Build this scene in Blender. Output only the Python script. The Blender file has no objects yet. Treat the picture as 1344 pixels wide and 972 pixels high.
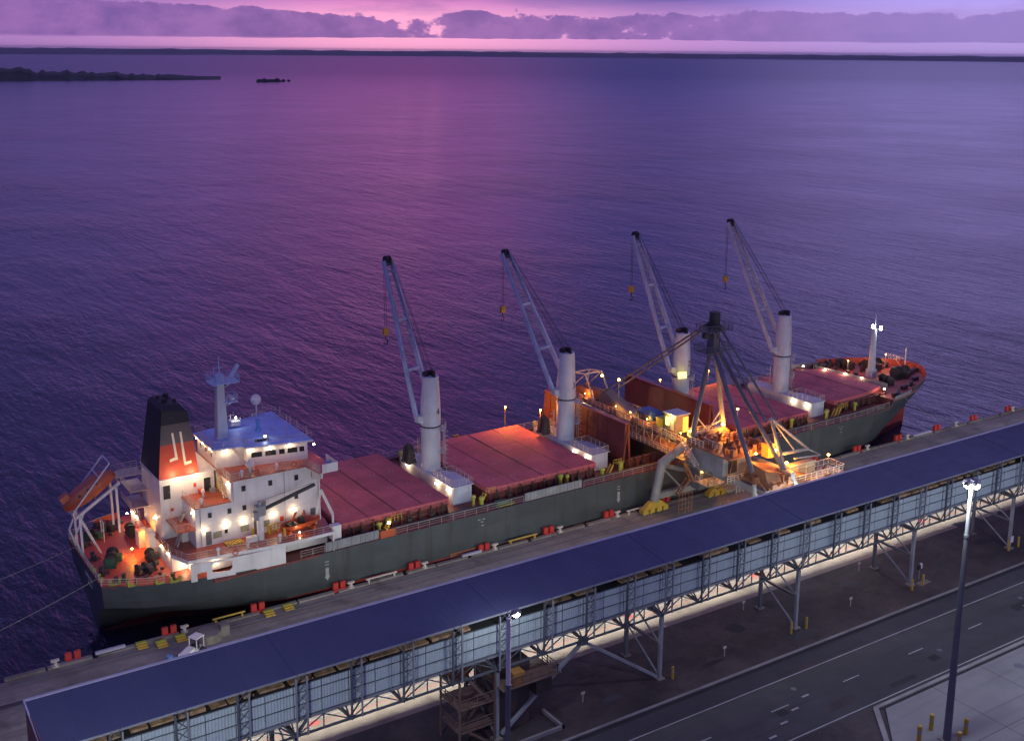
import bpy, bmesh, math, random
from mathutils import Vector, Matrix, Euler
random.seed(7)
scene = bpy.context.scene
C = scene.collection
PI = math.pi

# ------------------------------------------------------------------ camera
cam = bpy.data.cameras.new('camera')
cam_ob = bpy.data.objects.new('camera', cam)
C.objects.link(cam_ob)
right = Vector((0.83588619, -0.54883355, 0.00871833))
down = Vector((-0.10751177, -0.17927715, -0.9779064))
fwd = Vector((0.53827084, 0.81648113, -0.20886136))
M = Matrix.Identity(4)
for i in range(3):
    M[i][0] = right[i]; M[i][1] = -down[i]; M[i][2] = -fwd[i]
M.translation = Vector((0, 0, 78))
cam_ob.matrix_world = M
cam.sensor_width = 36.0
cam.lens = 1512.0 / 1344.0 * 36.0
cam.shift_y = -96.0 / 1344.0
cam.clip_start = 1.0
cam.clip_end = 100000.0
scene.camera = cam_ob

# ------------------------------------------------------------------ view
scene.view_settings.view_transform = 'Standard'
scene.view_settings.look = 'None'
scene.view_settings.exposure = 0.0
scene.view_settings.gamma = 1.0

# ------------------------------------------------------------------ world: dusk sky with a cloud bank
world = bpy.data.worlds.new("World")
scene.world = world
world.use_nodes = True
nt = world.node_tree
for n in list(nt.nodes): nt.nodes.remove(n)

class NB:
    """small node builder"""
    def __init__(s, nt): s.nt = nt
    def n(s, t, **k):
        o = s.nt.nodes.new(t)
        for a, b in k.items(): setattr(o, a, b)
        return o
    def put(s, sock, v):
        if isinstance(v, bpy.types.NodeSocket): s.nt.links.new(v, sock)
        elif isinstance(v, (tuple, list)) and len(v) == 3 and sock.type == 'RGBA': sock.default_value = (*v, 1)
        else: sock.default_value = v
    def m(s, op, a, b=0.0, c=None, clamp=False):
        o = s.n('ShaderNodeMath', operation=op); o.use_clamp = clamp
        s.put(o.inputs[0], a); s.put(o.inputs[1], b)
        if c is not None: s.put(o.inputs[2], c)
        return o.outputs[0]
    def mr(s, v, a, b, c=0.0, d=1.0, smooth=True):
        o = s.n('ShaderNodeMapRange')
        if smooth: o.interpolation_type = 'SMOOTHSTEP'
        s.put(o.inputs[0], v)
        for i, q in enumerate((a, b, c, d)): o.inputs[i + 1].default_value = q
        return o.outputs[0]
    def mix(s, f, a, b, mode='MIX'):
        o = s.n('ShaderNodeMix'); o.data_type = 'RGBA'; o.blend_type = mode
        s.put(o.inputs[0], f); s.put(o.inputs[6], a); s.put(o.inputs[7], b)
        return o.outputs[2]
    def noise(s, vec, scale, detail=3.0, rough=0.55, out=0, dist=0.0):
        o = s.n('ShaderNodeTexNoise'); s.nt.links.new(vec, o.inputs['Vector'])
        o.inputs['Scale'].default_value = scale; o.inputs['Detail'].default_value = detail
        o.inputs['Roughness'].default_value = rough; o.inputs['Distortion'].default_value = dist
        return o.outputs[out]
    def comb(s, x, y, z):
        o = s.n('ShaderNodeCombineXYZ')
        s.put(o.inputs[0], x); s.put(o.inputs[1], y); s.put(o.inputs[2], z)
        return o.outputs[0]

b = NB(nt)
tc = b.n('ShaderNodeTexCoord')
sep = b.n('ShaderNodeSeparateXYZ'); nt.links.new(tc.outputs['Generated'], sep.inputs[0])
dx, dy, dz = sep.outputs
hl = b.m('SQRT', b.m('ADD', b.m('MULTIPLY', dx, dx), b.m('MULTIPLY', dy, dy)))
hl = b.m('MAXIMUM', hl, 0.001)
ux = b.m('DIVIDE', dx, hl); uy = b.m('DIVIDE', dy, hl)
el = b.m('MULTIPLY', b.m('ARCTAN2', dz, hl), 57.2958)      # elevation, degrees
def lobe(az, k):
    c, s_ = math.cos(math.radians(az)), math.sin(math.radians(az))
    d = b.m('ADD', b.m('MULTIPLY', ux, c), b.m('MULTIPLY', uy, s_))
    return b.m('POWER', b.m('MAXIMUM', d, 0.0), k)
# azimuth measured anticlockwise from +X: 57 is the view axis, the afterglow sits a little left of it
pink = lobe(62, 70)
wide = lobe(55, 5)
rightl = lobe(34, 45)
blue = lobe(50.5, 500)
gap = b.mix(b.mr(el, 25, 75), (0.082, 0.084, 0.32), (0.165, 0.150, 0.38))
gap = b.mix(b.m('MULTIPLY', lobe(62, 30), 0.35), gap, (0.20, 0.075, 0.32))
gap = b.mix(b.m('MULTIPLY', lobe(34, 16), 0.85), gap, (0.30, 0.27, 0.74))   # high dusk sky
low = b.mix(wide, (0.20, 0.13, 0.36), (0.50, 0.24, 0.58))
low = b.mix(pink, low, (0.98, 0.40, 0.64))
low = b.mix(b.m('MULTIPLY', rightl, 0.8), low, (0.44, 0.33, 0.74))
mid = b.mix(wide, (0.12, 0.10, 0.36), (0.155, 0.115, 0.46))
mid = b.mix(lobe(62, 80), mid, (0.46, 0.11, 0.48))
mid = b.mix(b.m('MULTIPLY', lobe(35, 48), 0.95), mid, (0.43, 0.36, 0.92))
mid = b.mix(b.m('MULTIPLY', lobe(50.4, 220), 0.97), mid, (0.026, 0.050, 0.32))
mid = b.mix(b.m('MULTIPLY', lobe(94, 26), 0.8), mid, (0.04, 0.042, 0.20))
sky = b.mix(b.mr(el, 1.3, 3.0), low, mid)
sky = b.mix(b.mr(el, 8, 30), sky, gap)
# nishita dusk sky, weak, for the natural falloff round the dome
nish = b.n('ShaderNodeTexSky'); nish.sky_type = 'NISHITA'; nish.sun_disc = False
nish.sun_elevation = math.radians(-2.0); nish.sun_rotation = math.radians(90 - 62)
nish.altitude = 50
sky = b.mix(0.012, sky, nish.outputs[0], 'ADD')
# clouds
az = b.m('MULTIPLY', b.m('ARCTAN2', b.m('SUBTRACT', b.m('MULTIPLY', uy, 0.5446), b.m('MULTIPLY', ux, 0.8387)),
                         b.m('ADD', b.m('MULTIPLY', ux, 0.5446), b.m('MULTIPLY', uy, 0.8387))), 57.2958)
az = b.m('MULTIPLY', b.m('ARCTAN2', b.m('SUBTRACT', b.m('MULTIPLY', uy, 0.5446), b.m('MULTIPLY', ux, 0.8387)),
                         b.m('ADD', b.m('MULTIPLY', ux, 0.5446), b.m('MULTIPLY', uy, 0.8387))), 57.2958)
v1 = b.comb(az, b.m('MULTIPLY', el, 1.7), 3.3)
n1 = b.noise(v1, 0.42, 9, 0.60)                   # cumulus bank
n1b = b.noise(v1, 0.075, 2, 0.5)
n1c = b.noise(v1, 1.3, 6, 0.6)
n1 = b.m('ADD', b.m('MULTIPLY', n1, 0.74), b.m('MULTIPLY', n1c, 0.26))
bank = b.m('MULTIPLY', b.mr(el, 0.42, 0.62), b.mr(el, 1.25, 2.7, 1.0, 0.0))
cm = b.m('ADD', b.m('MULTIPLY', bank, 0.385), b.m('ADD', b.m('MULTIPLY', n1, 0.6), b.m('MULTIPLY', b.m('SUBTRACT', n1b, 0.5), 0.9)))
cmask = b.m('MULTIPLY', b.mr(cm, 0.51, 0.545), b.mr(el, 0.40, 0.60))
v2 = b.comb(az, b.m('MULTIPLY', el, 5.0), 9.1)
n2 = b.noise(v2, 0.13, 5, 0.6)
streak = b.m('MULTIPLY', b.mr(n2, 0.50, 0.66), b.mr(el, 1.2, 2.2))
ccol = b.mix(b.mr(n1, 0.38, 0.66), (0.29, 0.135, 0.40), (0.165, 0.088, 0.31))
ccol = b.mix(b.m('MULTIPLY', rightl, 0.8), ccol, (0.30, 0.22, 0.56))
sky2 = b.mix(b.m('MULTIPLY', streak, 0.5), sky, b.mix(0.5, (0.40, 0.18, 0.40), gap))
sky2 = b.mix(b.m('MULTIPLY', cmask, 0.92), sky2, ccol)
v3 = b.comb(b.m('MULTIPLY', az, 1.0), b.m('MULTIPLY', el, 1.8), 4.0)
n3 = b.noise(v3, 0.05, 4, 0.55)
sky2 = b.mix(b.m('MULTIPLY', b.m('MULTIPLY', b.mr(n3, 0.45, 0.7), b.mr(el, 4, 12)), 0.45), sky2, (0.07, 0.055, 0.19))
bg = b.n('ShaderNodeBackground'); nt.links.new(sky2, bg.inputs[0]); bg.inputs[1].default_value = 1.12
wo = b.n('ShaderNodeOutputWorld'); nt.links.new(bg.outputs[0], wo.inputs[0])

# the sun has set: no sun lamp, the dusk sky above and the port's own lamps light the scene

# ------------------------------------------------------------------ materials
def mat(name, col, rough=0.6, metal=0.0, var=0.12, vscale=0.35, bump=0.0, bscale=4.0, dirt=None, dirtamt=0.0, dscale=0.6,
        streak=False, spec=0.5):
    m = bpy.data.materials.new(name); m.use_nodes = True
    t = m.node_tree; q = NB(t)
    bs = t.nodes['Principled BSDF']
    co = q.n('ShaderNodeTexCoord').outputs['Object']
    n = q.noise(co, vscale, 4, 0.6)
    n_f = q.noise(co, vscale * 9, 3, 0.6)
    dark = tuple(c * (1 - var * 1.6) for c in col); light = tuple(min(1, c * (1 + var * 1.2)) for c in col)
    c = q.mix(q.mr(n, 0.3, 0.7), dark, light)
    c = q.mix(q.m('MULTIPLY', q.mr(n_f, 0.4, 0.7), 0.35), c, tuple(x * (1 - var) for x in col))
    if dirt is not None:
        vec = co
        if streak:
            mp = q.n('ShaderNodeMapping'); t.links.new(co, mp.inputs[0]); mp.inputs['Scale'].default_value = (1.6, 1.6, 0.12)
            vec = mp.outputs[0]
        nd = q.noise(vec, dscale, 6, 0.65)
        c = q.mix(q.m('MULTIPLY', q.mr(nd, 0.50, 0.72), dirtamt), c, dirt)
    t.links.new(c, bs.inputs['Base Color'])
    rr = q.mr(n_f, 0.2, 0.8, max(0.05, rough - 0.1), min(1, rough + 0.12), False)
    t.links.new(rr, bs.inputs['Roughness'])
    bs.inputs['Metallic'].default_value = metal
    bs.inputs['Specular IOR Level'].default_value = spec
    if bump:
        bp = q.n('ShaderNodeBump'); bp.inputs['Strength'].default_value = bump; bp.inputs['Distance'].default_value = 0.05
        t.links.new(q.noise(co, bscale, 4, 0.6), bp.inputs['Height']); t.links.new(bp.outputs[0], bs.inputs['Normal'])
    return m
def emat(name, col, strength):
    m = bpy.data.materials.new(name); m.use_nodes = True; t = m.node_tree
    bs = t.nodes['Principled BSDF']; bs.inputs['Base Color'].default_value = (*col, 1)
    bs.inputs['Emission Color'].default_value = (*col, 1); bs.inputs['Emission Strength'].default_value = strength
    return m

RUST = (0.16, 0.055, 0.03)
mWhite = mat('white_ship_paint', (0.70, 0.68, 0.66), 0.45, dirt=(0.36, 0.25, 0.17), dirtamt=0.30, dscale=0.5, streak=True, var=0.06)
mCrane = mat('pale_crane_paint', (0.48, 0.53, 0.60), 0.5, dirt=(0.28, 0.20, 0.16), dirtamt=0.35, dscale=0.5, streak=True, var=0.08)
mJib = mat('jib_paint', (0.42, 0.52, 0.70), 0.5, var=0.1)
mHull = mat('hull_grey_paint', (0.068, 0.080, 0.084), 0.42, dirt=(0.045, 0.04, 0.035), dirtamt=0.6, dscale=0.5, streak=True, var=0.14, vscale=0.12)
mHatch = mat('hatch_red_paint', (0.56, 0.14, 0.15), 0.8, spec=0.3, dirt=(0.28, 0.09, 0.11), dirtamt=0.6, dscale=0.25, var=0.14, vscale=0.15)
mDeck = mat('deck_red_paint', (0.20, 0.05, 0.04), 0.6, dirt=(0.06, 0.03, 0.025), dirtamt=0.7, dscale=0.4, var=0.2)
mDeckO = mat('accommodation_deck_paint', (0.36, 0.075, 0.04), 0.35, dirt=(0.16, 0.05, 0.03), dirtamt=0.5, dscale=0.5, var=0.12)
mRoofB = mat('monkey_island_blue', (0.32, 0.46, 0.82), 0.5, dirt=(0.14, 0.17, 0.30), dirtamt=0.4, var=0.1)
mRed = mat('funnel_red', (0.55, 0.065, 0.025), 0.45, var=0.06)
mBlack = mat('black_paint', (0.018, 0.018, 0.02), 0.6)
mBrownGrey = mat('funnel_band_taupe', (0.12, 0.10, 0.09), 0.5, var=0.08)
mDark = mat('dark_steel', (0.035, 0.035, 0.04), 0.6)
mMach = mat('greasy_machinery', (0.05, 0.045, 0.04), 0.5, dirt=(0.16, 0.05, 0.03), dirtamt=0.5, dscale=1.2)
mGlass = mat('window_glass', (0.015, 0.018, 0.022), 0.12, var=0.02, spec=0.8)
mGlassL = mat('window_glass_curtained', (0.30, 0.30, 0.20), 0.3, var=0.2, vscale=2)
mOrange = mat('lifeboat_orange', (0.50, 0.10, 0.035), 0.4, var=0.06)
mYel = mat('safety_yellow', (0.50, 0.33, 0.04), 0.5, dirt=(0.2, 0.12, 0.04), dirtamt=0.5, dscale=1.0)
mYelG = mat('yellow_green_paint', (0.38, 0.42, 0.05), 0.5, dirt=(0.15, 0.12, 0.03), dirtamt=0.4, dscale=1.0)
mGreen = mat('mooring_green', (0.04, 0.13, 0.07), 0.5)
mGrey = mat('grey_steel_paint', (0.27, 0.28, 0.29), 0.5, dirt=(0.15, 0.10, 0.07), dirtamt=0.4, dscale=0.6, streak=True)
mGreyD = mat('dark_grey_steel_paint', (0.12, 0.13, 0.14), 0.55, dirt=(0.10, 0.05, 0.03), dirtamt=0.4, dscale=0.6)
mLoad = mat('loader_frame_paint', (0.30, 0.29, 0.27), 0.55, dirt=(0.14, 0.06, 0.03), dirtamt=0.5, dscale=0.5)
mLoadO = mat('loader_deck_rust', (0.30, 0.13, 0.06), 0.6, dirt=(0.13, 0.05, 0.03), dirtamt=0.5, dscale=0.5)
mRail = mat('handrail_paint', (0.55, 0.50, 0.42), 0.5)
mRailW = mat('ship_rail_paint', (0.42, 0.36, 0.33), 0.5)
mHold = mat('hold_side_rust', (0.10, 0.055, 0.03), 0.75, dirt=RUST, dirtamt=0.5, dscale=0.3)
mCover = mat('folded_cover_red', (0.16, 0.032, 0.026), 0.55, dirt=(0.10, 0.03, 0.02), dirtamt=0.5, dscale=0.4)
mConc = mat('wharf_concrete', (0.22, 0.195, 0.17), 0.8, dirt=(0.085, 0.07, 0.06), dirtamt=0.75, dscale=0.22, bump=0.3, var=0.22, vscale=0.1)
mConcL = mat('yard_concrete', (0.25, 0.25, 0.245), 0.8, dirt=(0.15, 0.15, 0.15), dirtamt=0.6, dscale=0.12, bump=0.2, var=0.14, vscale=0.05)
mKerb = mat('kerb_concrete', (0.25, 0.24, 0.23), 0.8, var=0.15)
mAsph = mat('asphalt', (0.050, 0.050, 0.054), 0.85, dirt=(0.034, 0.034, 0.036), dirtamt=0.8, dscale=0.09, bump=0.3, bscale=12, var=0.12, vscale=0.05)
def tracks(m, amt, col):
    t = m.node_tree; q = NB(t); bs = t.nodes['Principled BSDF']; co = q.n('ShaderNodeTexCoord').outputs['Object']
    mp = q.n('ShaderNodeMapping'); t.links.new(co, mp.inputs[0]); mp.inputs['Scale'].default_value = (0.012, 0.75, 1)
    n = q.noise(mp.outputs[0], 1.0, 5, 0.6); mp2 = q.n('ShaderNodeMapping'); t.links.new(co, mp2.inputs[0]); mp2.inputs['Scale'].default_value = (0.06, 2.6, 1); mp2.inputs['Rotation'].default_value = (0, 0, .04)
    n2 = q.noise(mp2.outputs[0], 1.0, 3, 0.5)
    src = bs.inputs['Base Color'].links[0].from_socket
    c = q.mix(q.m('MULTIPLY', q.mr(n, .48, .66), amt), src, col); c = q.mix(q.m('MULTIPLY', q.mr(n2, .60, .68), amt * .8), c, tuple(x * .6 for x in col))
    t.links.new(c, bs.inputs['Base Color'])
tracks(mAsph, .55, (0.030, 0.029, 0.030)); tracks(mConc, .5, (0.11, 0.09, 0.08)); tracks(mConcL, .35, (0.15, 0.15, 0.15))
mGrnd = mat('apron_bitumen', (0.048, 0.038, 0.037), 0.9, dirt=(0.11, 0.085, 0.075), dirtamt=0.5, dscale=0.12, bump=0.4, var=0.3, vscale=0.15)
mLit = mat('lit_apron_concrete', (0.34, 0.31, 0.26), 0.8, dirt=(0.17, 0.14, 0.12), dirtamt=0.6, dscale=0.18, bump=0.2, var=0.12, vscale=0.2)
mGut = mat('gutter_dark', (0.022, 0.022, 0.024), 0.9)
mLine = mat('road_paint_white', (0.36, 0.36, 0.35), 0.7, dirt=(0.2, 0.2, 0.2), dirtamt=0.5, dscale=1.2)
mLineY = mat('road_paint_yellow', (0.50, 0.42, 0.10), 0.7, dirt=(0.2, 0.18, 0.1), dirtamt=0.5, dscale=1.2)
mLineR = mat('faded_red_paint', (0.50, 0.10, 0.08), 0.7, dirt=(0.25, 0.15, 0.12), dirtamt=0.5, dscale=1.2)
mFend = mat('fender_red', (0.55, 0.045, 0.035), 0.5, dirt=(0.15, 0.03, 0.02), dirtamt=0.5, dscale=0.8)
mRoof = mat('gallery_roof_blue', (0.054, 0.064, 0.130), 0.55, var=0.05, vscale=0.05, spec=0.3, dirt=(0.055, 0.058, 0.15), dirtamt=0.4, dscale=0.08)
mRoofEdge = mat('roof_flashing', (0.42, 0.40, 0.50), 0.45, var=0.08)
mWallP = mat('gallery_sheet', (0.43, 0.52, 0.53), 0.42, var=0.08, vscale=0.3, dirt=(0.30, 0.36, 0.37), dirtamt=0.4, dscale=0.5, streak=True)
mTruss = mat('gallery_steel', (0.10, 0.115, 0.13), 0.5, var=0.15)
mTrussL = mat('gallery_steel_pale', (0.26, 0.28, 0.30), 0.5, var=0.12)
mBelt = mat('idler_brown', (0.42, 0.27, 0.14), 0.7, var=0.3, vscale=1.5)
mRope = mat('mooring_rope', (0.20, 0.19, 0.18), 0.8)
mBlueP = mat('blue_plastic', (0.10, 0.28, 0.55), 0.4)
mRubber = mat('black_rubber', (0.02, 0.02, 0.02), 0.8)
mCanopy = mat('mangrove_leaves', (0.035, 0.05, 0.035), 0.9, var=0.5, vscale=0.02)
mFar = mat('far_shore_forest', (0.06, 0.065, 0.07), 0.95, var=0.2, vscale=0.002)
mSand = mat('mud_flat', (0.10, 0.08, 0.09), 0.9)
eWarm = emat('lamp_glow_warm', (1.0, 0.74, 0.42), 45)
eSod = emat('lamp_glow_sodium', (1.0, 0.42, 0.08), 40)
eWhite = emat('lamp_glow_white', (0.92, 0.96, 1.0), 60)
eYel = emat('lamp_glow_yellow', (1.0, 0.78, 0.12), 5)
eLogo = mat('logo_cream', (0.95, 0.85, 0.62), 0.5, var=0.02)

# ------------------------------------------------------------------ mesh helpers
class MB:
    def __init__(s): s.v = []; s.f = []
    def add(s, vs, fs):
        o = len(s.v); s.v += [tuple(p) for p in vs]; s.f += [tuple(i + o for i in f) for f in fs]; return s
    def box(s, x0, x1, y0, y1, z0, z1):
        return s.hexa([(x0,y0,z0),(x1,y0,z0),(x1,y1,z0),(x0,y1,z0)], [(x0,y0,z1),(x1,y0,z1),(x1,y1,z1),(x0,y1,z1)])
    def hexa(s, bot, top):
        n = len(bot)
        f = [tuple(range(n - 1, -1, -1)), tuple(range(n, 2 * n))] + [(i, (i + 1) % n, n + (i + 1) % n, n + i) for i in range(n)]
        return s.add(list(bot) + list(top), f)
    def prism(s, poly, z0, z1):
        return s.hexa([(x, y, z0) for x, y in poly], [(x, y, z1) for x, y in poly])
    def tube(s, p, q, r, n=6, r2=None):
        p, q = Vector(p), Vector(q); d = q - p
        if d.length < 1e-6: return s
        d.normalize(); u = d.orthogonal().normalized(); w = d.cross(u)
        r2 = r if r2 is None else r2
        a = [p + (u * math.cos(2*PI*i/n) + w * math.sin(2*PI*i/n)) * r for i in range(n)]
        c = [q + (u * math.cos(2*PI*i/n) + w * math.sin(2*PI*i/n)) * r2 for i in range(n)]
        return s.add(a + c, [tuple(range(n - 1, -1, -1)), tuple(range(n, 2*n))] + [(i, (i+1) % n, n + (i+1) % n, n + i) for i in range(n)])
    def beam(s, p, q, w, h=None, up=(0, 0, 1)):
        h = h or w; p, q = Vector(p), Vector(q); d = (q - p)
        if d.length < 1e-6: return s
        d.normalize(); u = Vector(up)
        if abs(d.dot(u)) > 0.97: u = Vector((1, 0, 0))
        a = d.cross(u).normalized() * (w / 2); c = a.cross(d).normalized() * (h / 2)
        return s.hexa([p - a - c, p + a - c, q + a - c, q - a - c], [p - a + c, p + a + c, q + a + c, q - a + c])
    def cyl(s, x, y, z0, z1, r, n=16, r2=None): return s.tube((x, y, z0), (x, y, z1), r, n, r2)
    def path(s, pts, r, n=6):
        for a, c in zip(pts, pts[1:]): s.tube(a, c, r, n)
        return s
    def sphere(s, c, r, n=8, m=5, sz=1.0):
        vs = []; fs = []
        for j in range(m + 1):
            t = PI * j / m
            for i in range(n): vs.append((c[0] + r*math.sin(t)*math.cos(2*PI*i/n), c[1] + r*math.sin(t)*math.sin(2*PI*i/n), c[2] + r*sz*math.cos(t)))
        for j in range(m):
            for i in range(n):
                fs.append((j*n+i, (j+1)*n+i, (j+1)*n+(i+1) % n, j*n+(i+1) % n))
        return s.add(vs, fs)
    def mesh(s, name, m, smooth=False):
        me = bpy.data.meshes.new(name); me.from_pydata(s.v, [], s.f); me.materials.append(m)
        bm = bmesh.new(); bm.from_mesh(me); bmesh.ops.recalc_face_normals(bm, faces=bm.faces); bm.to_mesh(me); bm.free()
        if smooth:
            for p in me.polygons: p.use_smooth = True
            me.set_sharp_from_angle(angle=math.radians(40))
        me.update(); return me
    def build(s, name, m, parent=None, smooth=False):
        o = bpy.data.objects.new(name, s.mesh(name, m, smooth)); C.objects.link(o)
        if parent is not None: o.parent = parent
        return o

def tag(o, label=None, cat=None, group=None, kind=None):
    if label: o['label'] = label
    if cat: o['category'] = cat
    if group: o['group'] = group
    if kind: o['kind'] = kind
    return o
def empty(name, loc=(0, 0, 0), rz=0.0, label=None, cat=None, group=None):
    o = bpy.data.objects.new(name, None); C.objects.link(o); o.location = loc; o.rotation_euler = (0, 0, rz)
    o.empty_display_size = 0.5
    return tag(o, label, cat, group)
def copy_tree(o, parent=None):
    c = o.copy(); C.objects.link(c); c.parent = parent
    for ch in [k for k in bpy.data.objects if k.parent == o]: copy_tree(ch, c)
    return c
def rep(mesh, name, parent, loc=(0, 0, 0), rot=None):
    o = bpy.data.objects.new(name, mesh); C.objects.link(o); o.parent = parent; o.location = loc
    if rot: o.rotation_euler = rot
    return o
_lampmesh = {}
def lamp(parent, p, watt, col='warm', r=0.16, name='lamp', spot=None, size=0.15, off=(0, 0, 0), blend=0.4):
    key = (col, r)
    if key not in _lampmesh:
        _lampmesh[key] = MB().sphere((0, 0, 0), r, 8, 5, 0.8).mesh('lamp_glass', {'warm': eWarm, 'sod': eSod, 'white': eWhite, 'yel': eYel}[col], True)
    o = rep(_lampmesh[key], name, parent, p)
    if watt > 0:
        l = bpy.data.lights.new('lamp_light', 'SPOT' if spot else 'POINT'); l.energy = watt; l.shadow_soft_size = size
        l.color = {'warm': (1.0, 0.70, 0.38), 'sod': (1.0, 0.36, 0.035), 'white': (0.86, 0.92, 1.0), 'yel': (1.0, 0.75, 0.2)}[col]
        lo = bpy.data.objects.new('lamp_light', l); C.objects.link(lo); lo.parent = parent
        lo.location = tuple(p[i] + off[i] for i in range(3))
        if spot:
            l.spot_size = math.radians(spot[1]); l.spot_blend = blend
            lo.rotation_euler = Vector(spot[0]).to_track_quat('-Z', 'Y').to_euler()
    return o
def railing(pts, h=1.0, post=1.6, r=0.03, rows=3, mb=None, closed=False):
    mb = mb or MB()
    P = [Vector(p) for p in pts]
    if closed: P.append(P[0])
    for a, c in zip(P, P[1:]):
        n = max(1, round((c - a).length / post))
        for i in range(n + 1):
            q = a.lerp(c, i / n); mb.tube(q, q + Vector((0, 0, h)), r, 4)
        for k in range(rows):
            z = Vector((0, 0, h * (k + 1) / rows)); mb.tube(a + z, c + z, r * (1.2 if k == rows-1 else 0.8), 4)
    return mb
def stairs(mb_s, a, c, w=0.8, n=10, side='y'):
    a, c = Vector(a), Vector(c)
    u = Vector((0, w/2, 0)) if side == 'y' else Vector((w/2, 0, 0))
    for sg in (-1, 1): mb_s.beam(a + u*sg, c + u*sg, 0.08, 0.28)
    for i in range(n):
        q = a.lerp(c, (i + .5) / n)
        mb_s.box(q.x - (0.14 if side == 'y' else w/2), q.x + (0.14 if side == 'y' else w/2), q.y - (w/2 if side == 'y' else 0.14), q.y + (w/2 if side == 'y' else 0.14), q.z - 0.03, q.z + 0.03)
    return mb_s
def text_mesh(s, size, m, name):
    cu = bpy.data.curves.new(name, 'FONT'); cu.body = s; cu.size = size; cu.align_x = 'CENTER'; cu.align_y = 'CENTER'; cu.extrude = 0.01
    o = bpy.data.objects.new(name, cu); C.objects.link(o)
    bpy.context.view_layer.update()
    me = bpy.data.meshes.new_from_object(o.evaluated_get(bpy.context.evaluated_depsgraph_get()))
    bpy.data.objects.remove(o); me.materials.clear(); me.materials.append(m); return me

# ================================================================== SETTING
W = 4.75       # quay level
# water: fine rows near, then to the horizon
def water():
    m = bpy.data.materials.new('sea_water'); m.use_nodes = True; t = m.node_tree; q = NB(t); bs = t.nodes['Principled BSDF']
    bs.inputs['Base Color'].default_value = (0.010, 0.016, 0.038, 1); bs.inputs['IOR'].default_value = 1.333
    co = q.n('ShaderNodeTexCoord').outputs['Object']
    def mapped(rot, sc):
        mp = q.n('ShaderNodeMapping'); t.links.new(co, mp.inputs[0]); mp.inputs['Rotation'].default_value = (0, 0, rot); mp.inputs['Scale'].default_value = sc
        return mp.outputs[0]
    # crests run roughly across the view
    a = q.noise(mapped(math.radians(-60), (0.13, 0.040, 1)), 1.0, 3, 0.55, dist=0.5)
    c = q.noise(mapped(math.radians(-54), (0.42, 0.12, 1)), 1.0, 4, 0.62, dist=0.35)
    d = q.noise(mapped(math.radians(-66), (1.3, 0.5, 1)), 1.0, 2, 0.5)
    sl = q.noise(mapped(0, (0.008, 0.008, 1)), 1.0, 3, 0.5)
    h = q.m('ADD', q.m('ADD', q.m('MULTIPLY', a, 0.42), q.m('MULTIPLY', c, 0.42)), q.m('MULTIPLY', d, 0.10))
    e_ = q.noise(mapped(math.radians(-58), (0.045, 0.013, 1)), 1.0, 3, 0.6, dist=0.4)
    h = q.m('ADD', h, q.m('MULTIPLY', e_, 0.9))
    h = q.m('MULTIPLY', h, q.mr(sl, 0.3, 0.7, 0.6, 1.25))
    bp = q.n('ShaderNodeBump'); bp.inputs['Strength'].default_value = 1.0; bp.inputs['Distance'].default_value = 1.5
    t.links.new(h, bp.inputs['Height']); t.links.new(bp.outputs[0], bs.inputs['Normal'])
    ln = q.n('ShaderNodeVectorMath', operation='LENGTH'); t.links.new(co, ln.inputs[0])
    t.links.new(q.mr(ln.outputs['Value'], 150, 4000, 0.08, 0.26, False), bs.inputs['Roughness'])
    mb = MB()
    RW = 28000.0; N = 96
    mb.add([(0, -2000, 0)] + [(RW * math.cos(PI * i / N), RW * math.sin(PI * i / N) - 2000, 0) for i in range(N + 1)], [(0, i + 1, i + 2) for i in range(N)])
    tag(mb.build('water', m), kind='structure')
water()

def slab(name, poly, z0, z1, m, parent=None):
    o = MB().prism(poly, z0, z1).build(name, m, parent)
    if parent is None: tag(o, kind='structure')
    return o
XA, XB = -420.0, 900.0
slab('ground', [(XA, -600), (XB, -600), (XB, 104.0), (XA, 104.0)], W - 8, W, mGrnd)
slab('wharf_deck', [(XA, 121.0), (XB, 121.0), (XB, 135.6), (XA, 135.6)], W - 2.2, W, mConc)
slab('pavement', [(XA, 104.0), (XB, 104.0), (XB, 121.0), (XA, 121.0)], W - 2.2, W + 0.002, mLit)  # paler concrete where the strip lights fall, their brightness put into the colour
slab('lit_strip_edge', [(XA, 104.0), (XB, 104.0), (XB, 109.6), (XA, 109.6)], W - .1, W + .0045, mat('lit_edge_brown', (0.22, 0.175, 0.14), .85, dirt=(.07, .05, .04), dirtamt=.6, dscale=.2))  # brown edge band, the light's fall-off put into the colour
slab('seabed_wall', [(XA, 107.05), (XB, 107.05), (XB, 132.0), (XA, 132.0)], -4, W - 2.2, mDark)
# wharf piles
pm = MB()
for i in range(70):
    x = -20 + i * 5.9
    pm.cyl(x, 133.6, -3, W - 2.2, 0.5, 8)
tag(pm.build('wharf_piles', mConc), kind='structure')
slab('road', [(XA, 77.0), (XB, 77.0), (XB, 89.6), (XA, 89.6)], W - 0.1, W + 0.006, mAsph)
slab('gutter', [(XA, 89.62), (XB, 89.62), (XB, 90.25), (XA, 90.25)], W - 0.1, W + 0.010, mGut)
slab('kerb', [(XA, 90.25), (XB, 90.25), (XB, 90.6), (XA, 90.6)], W - 0.1, W + 0.13, mKerb)
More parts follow.
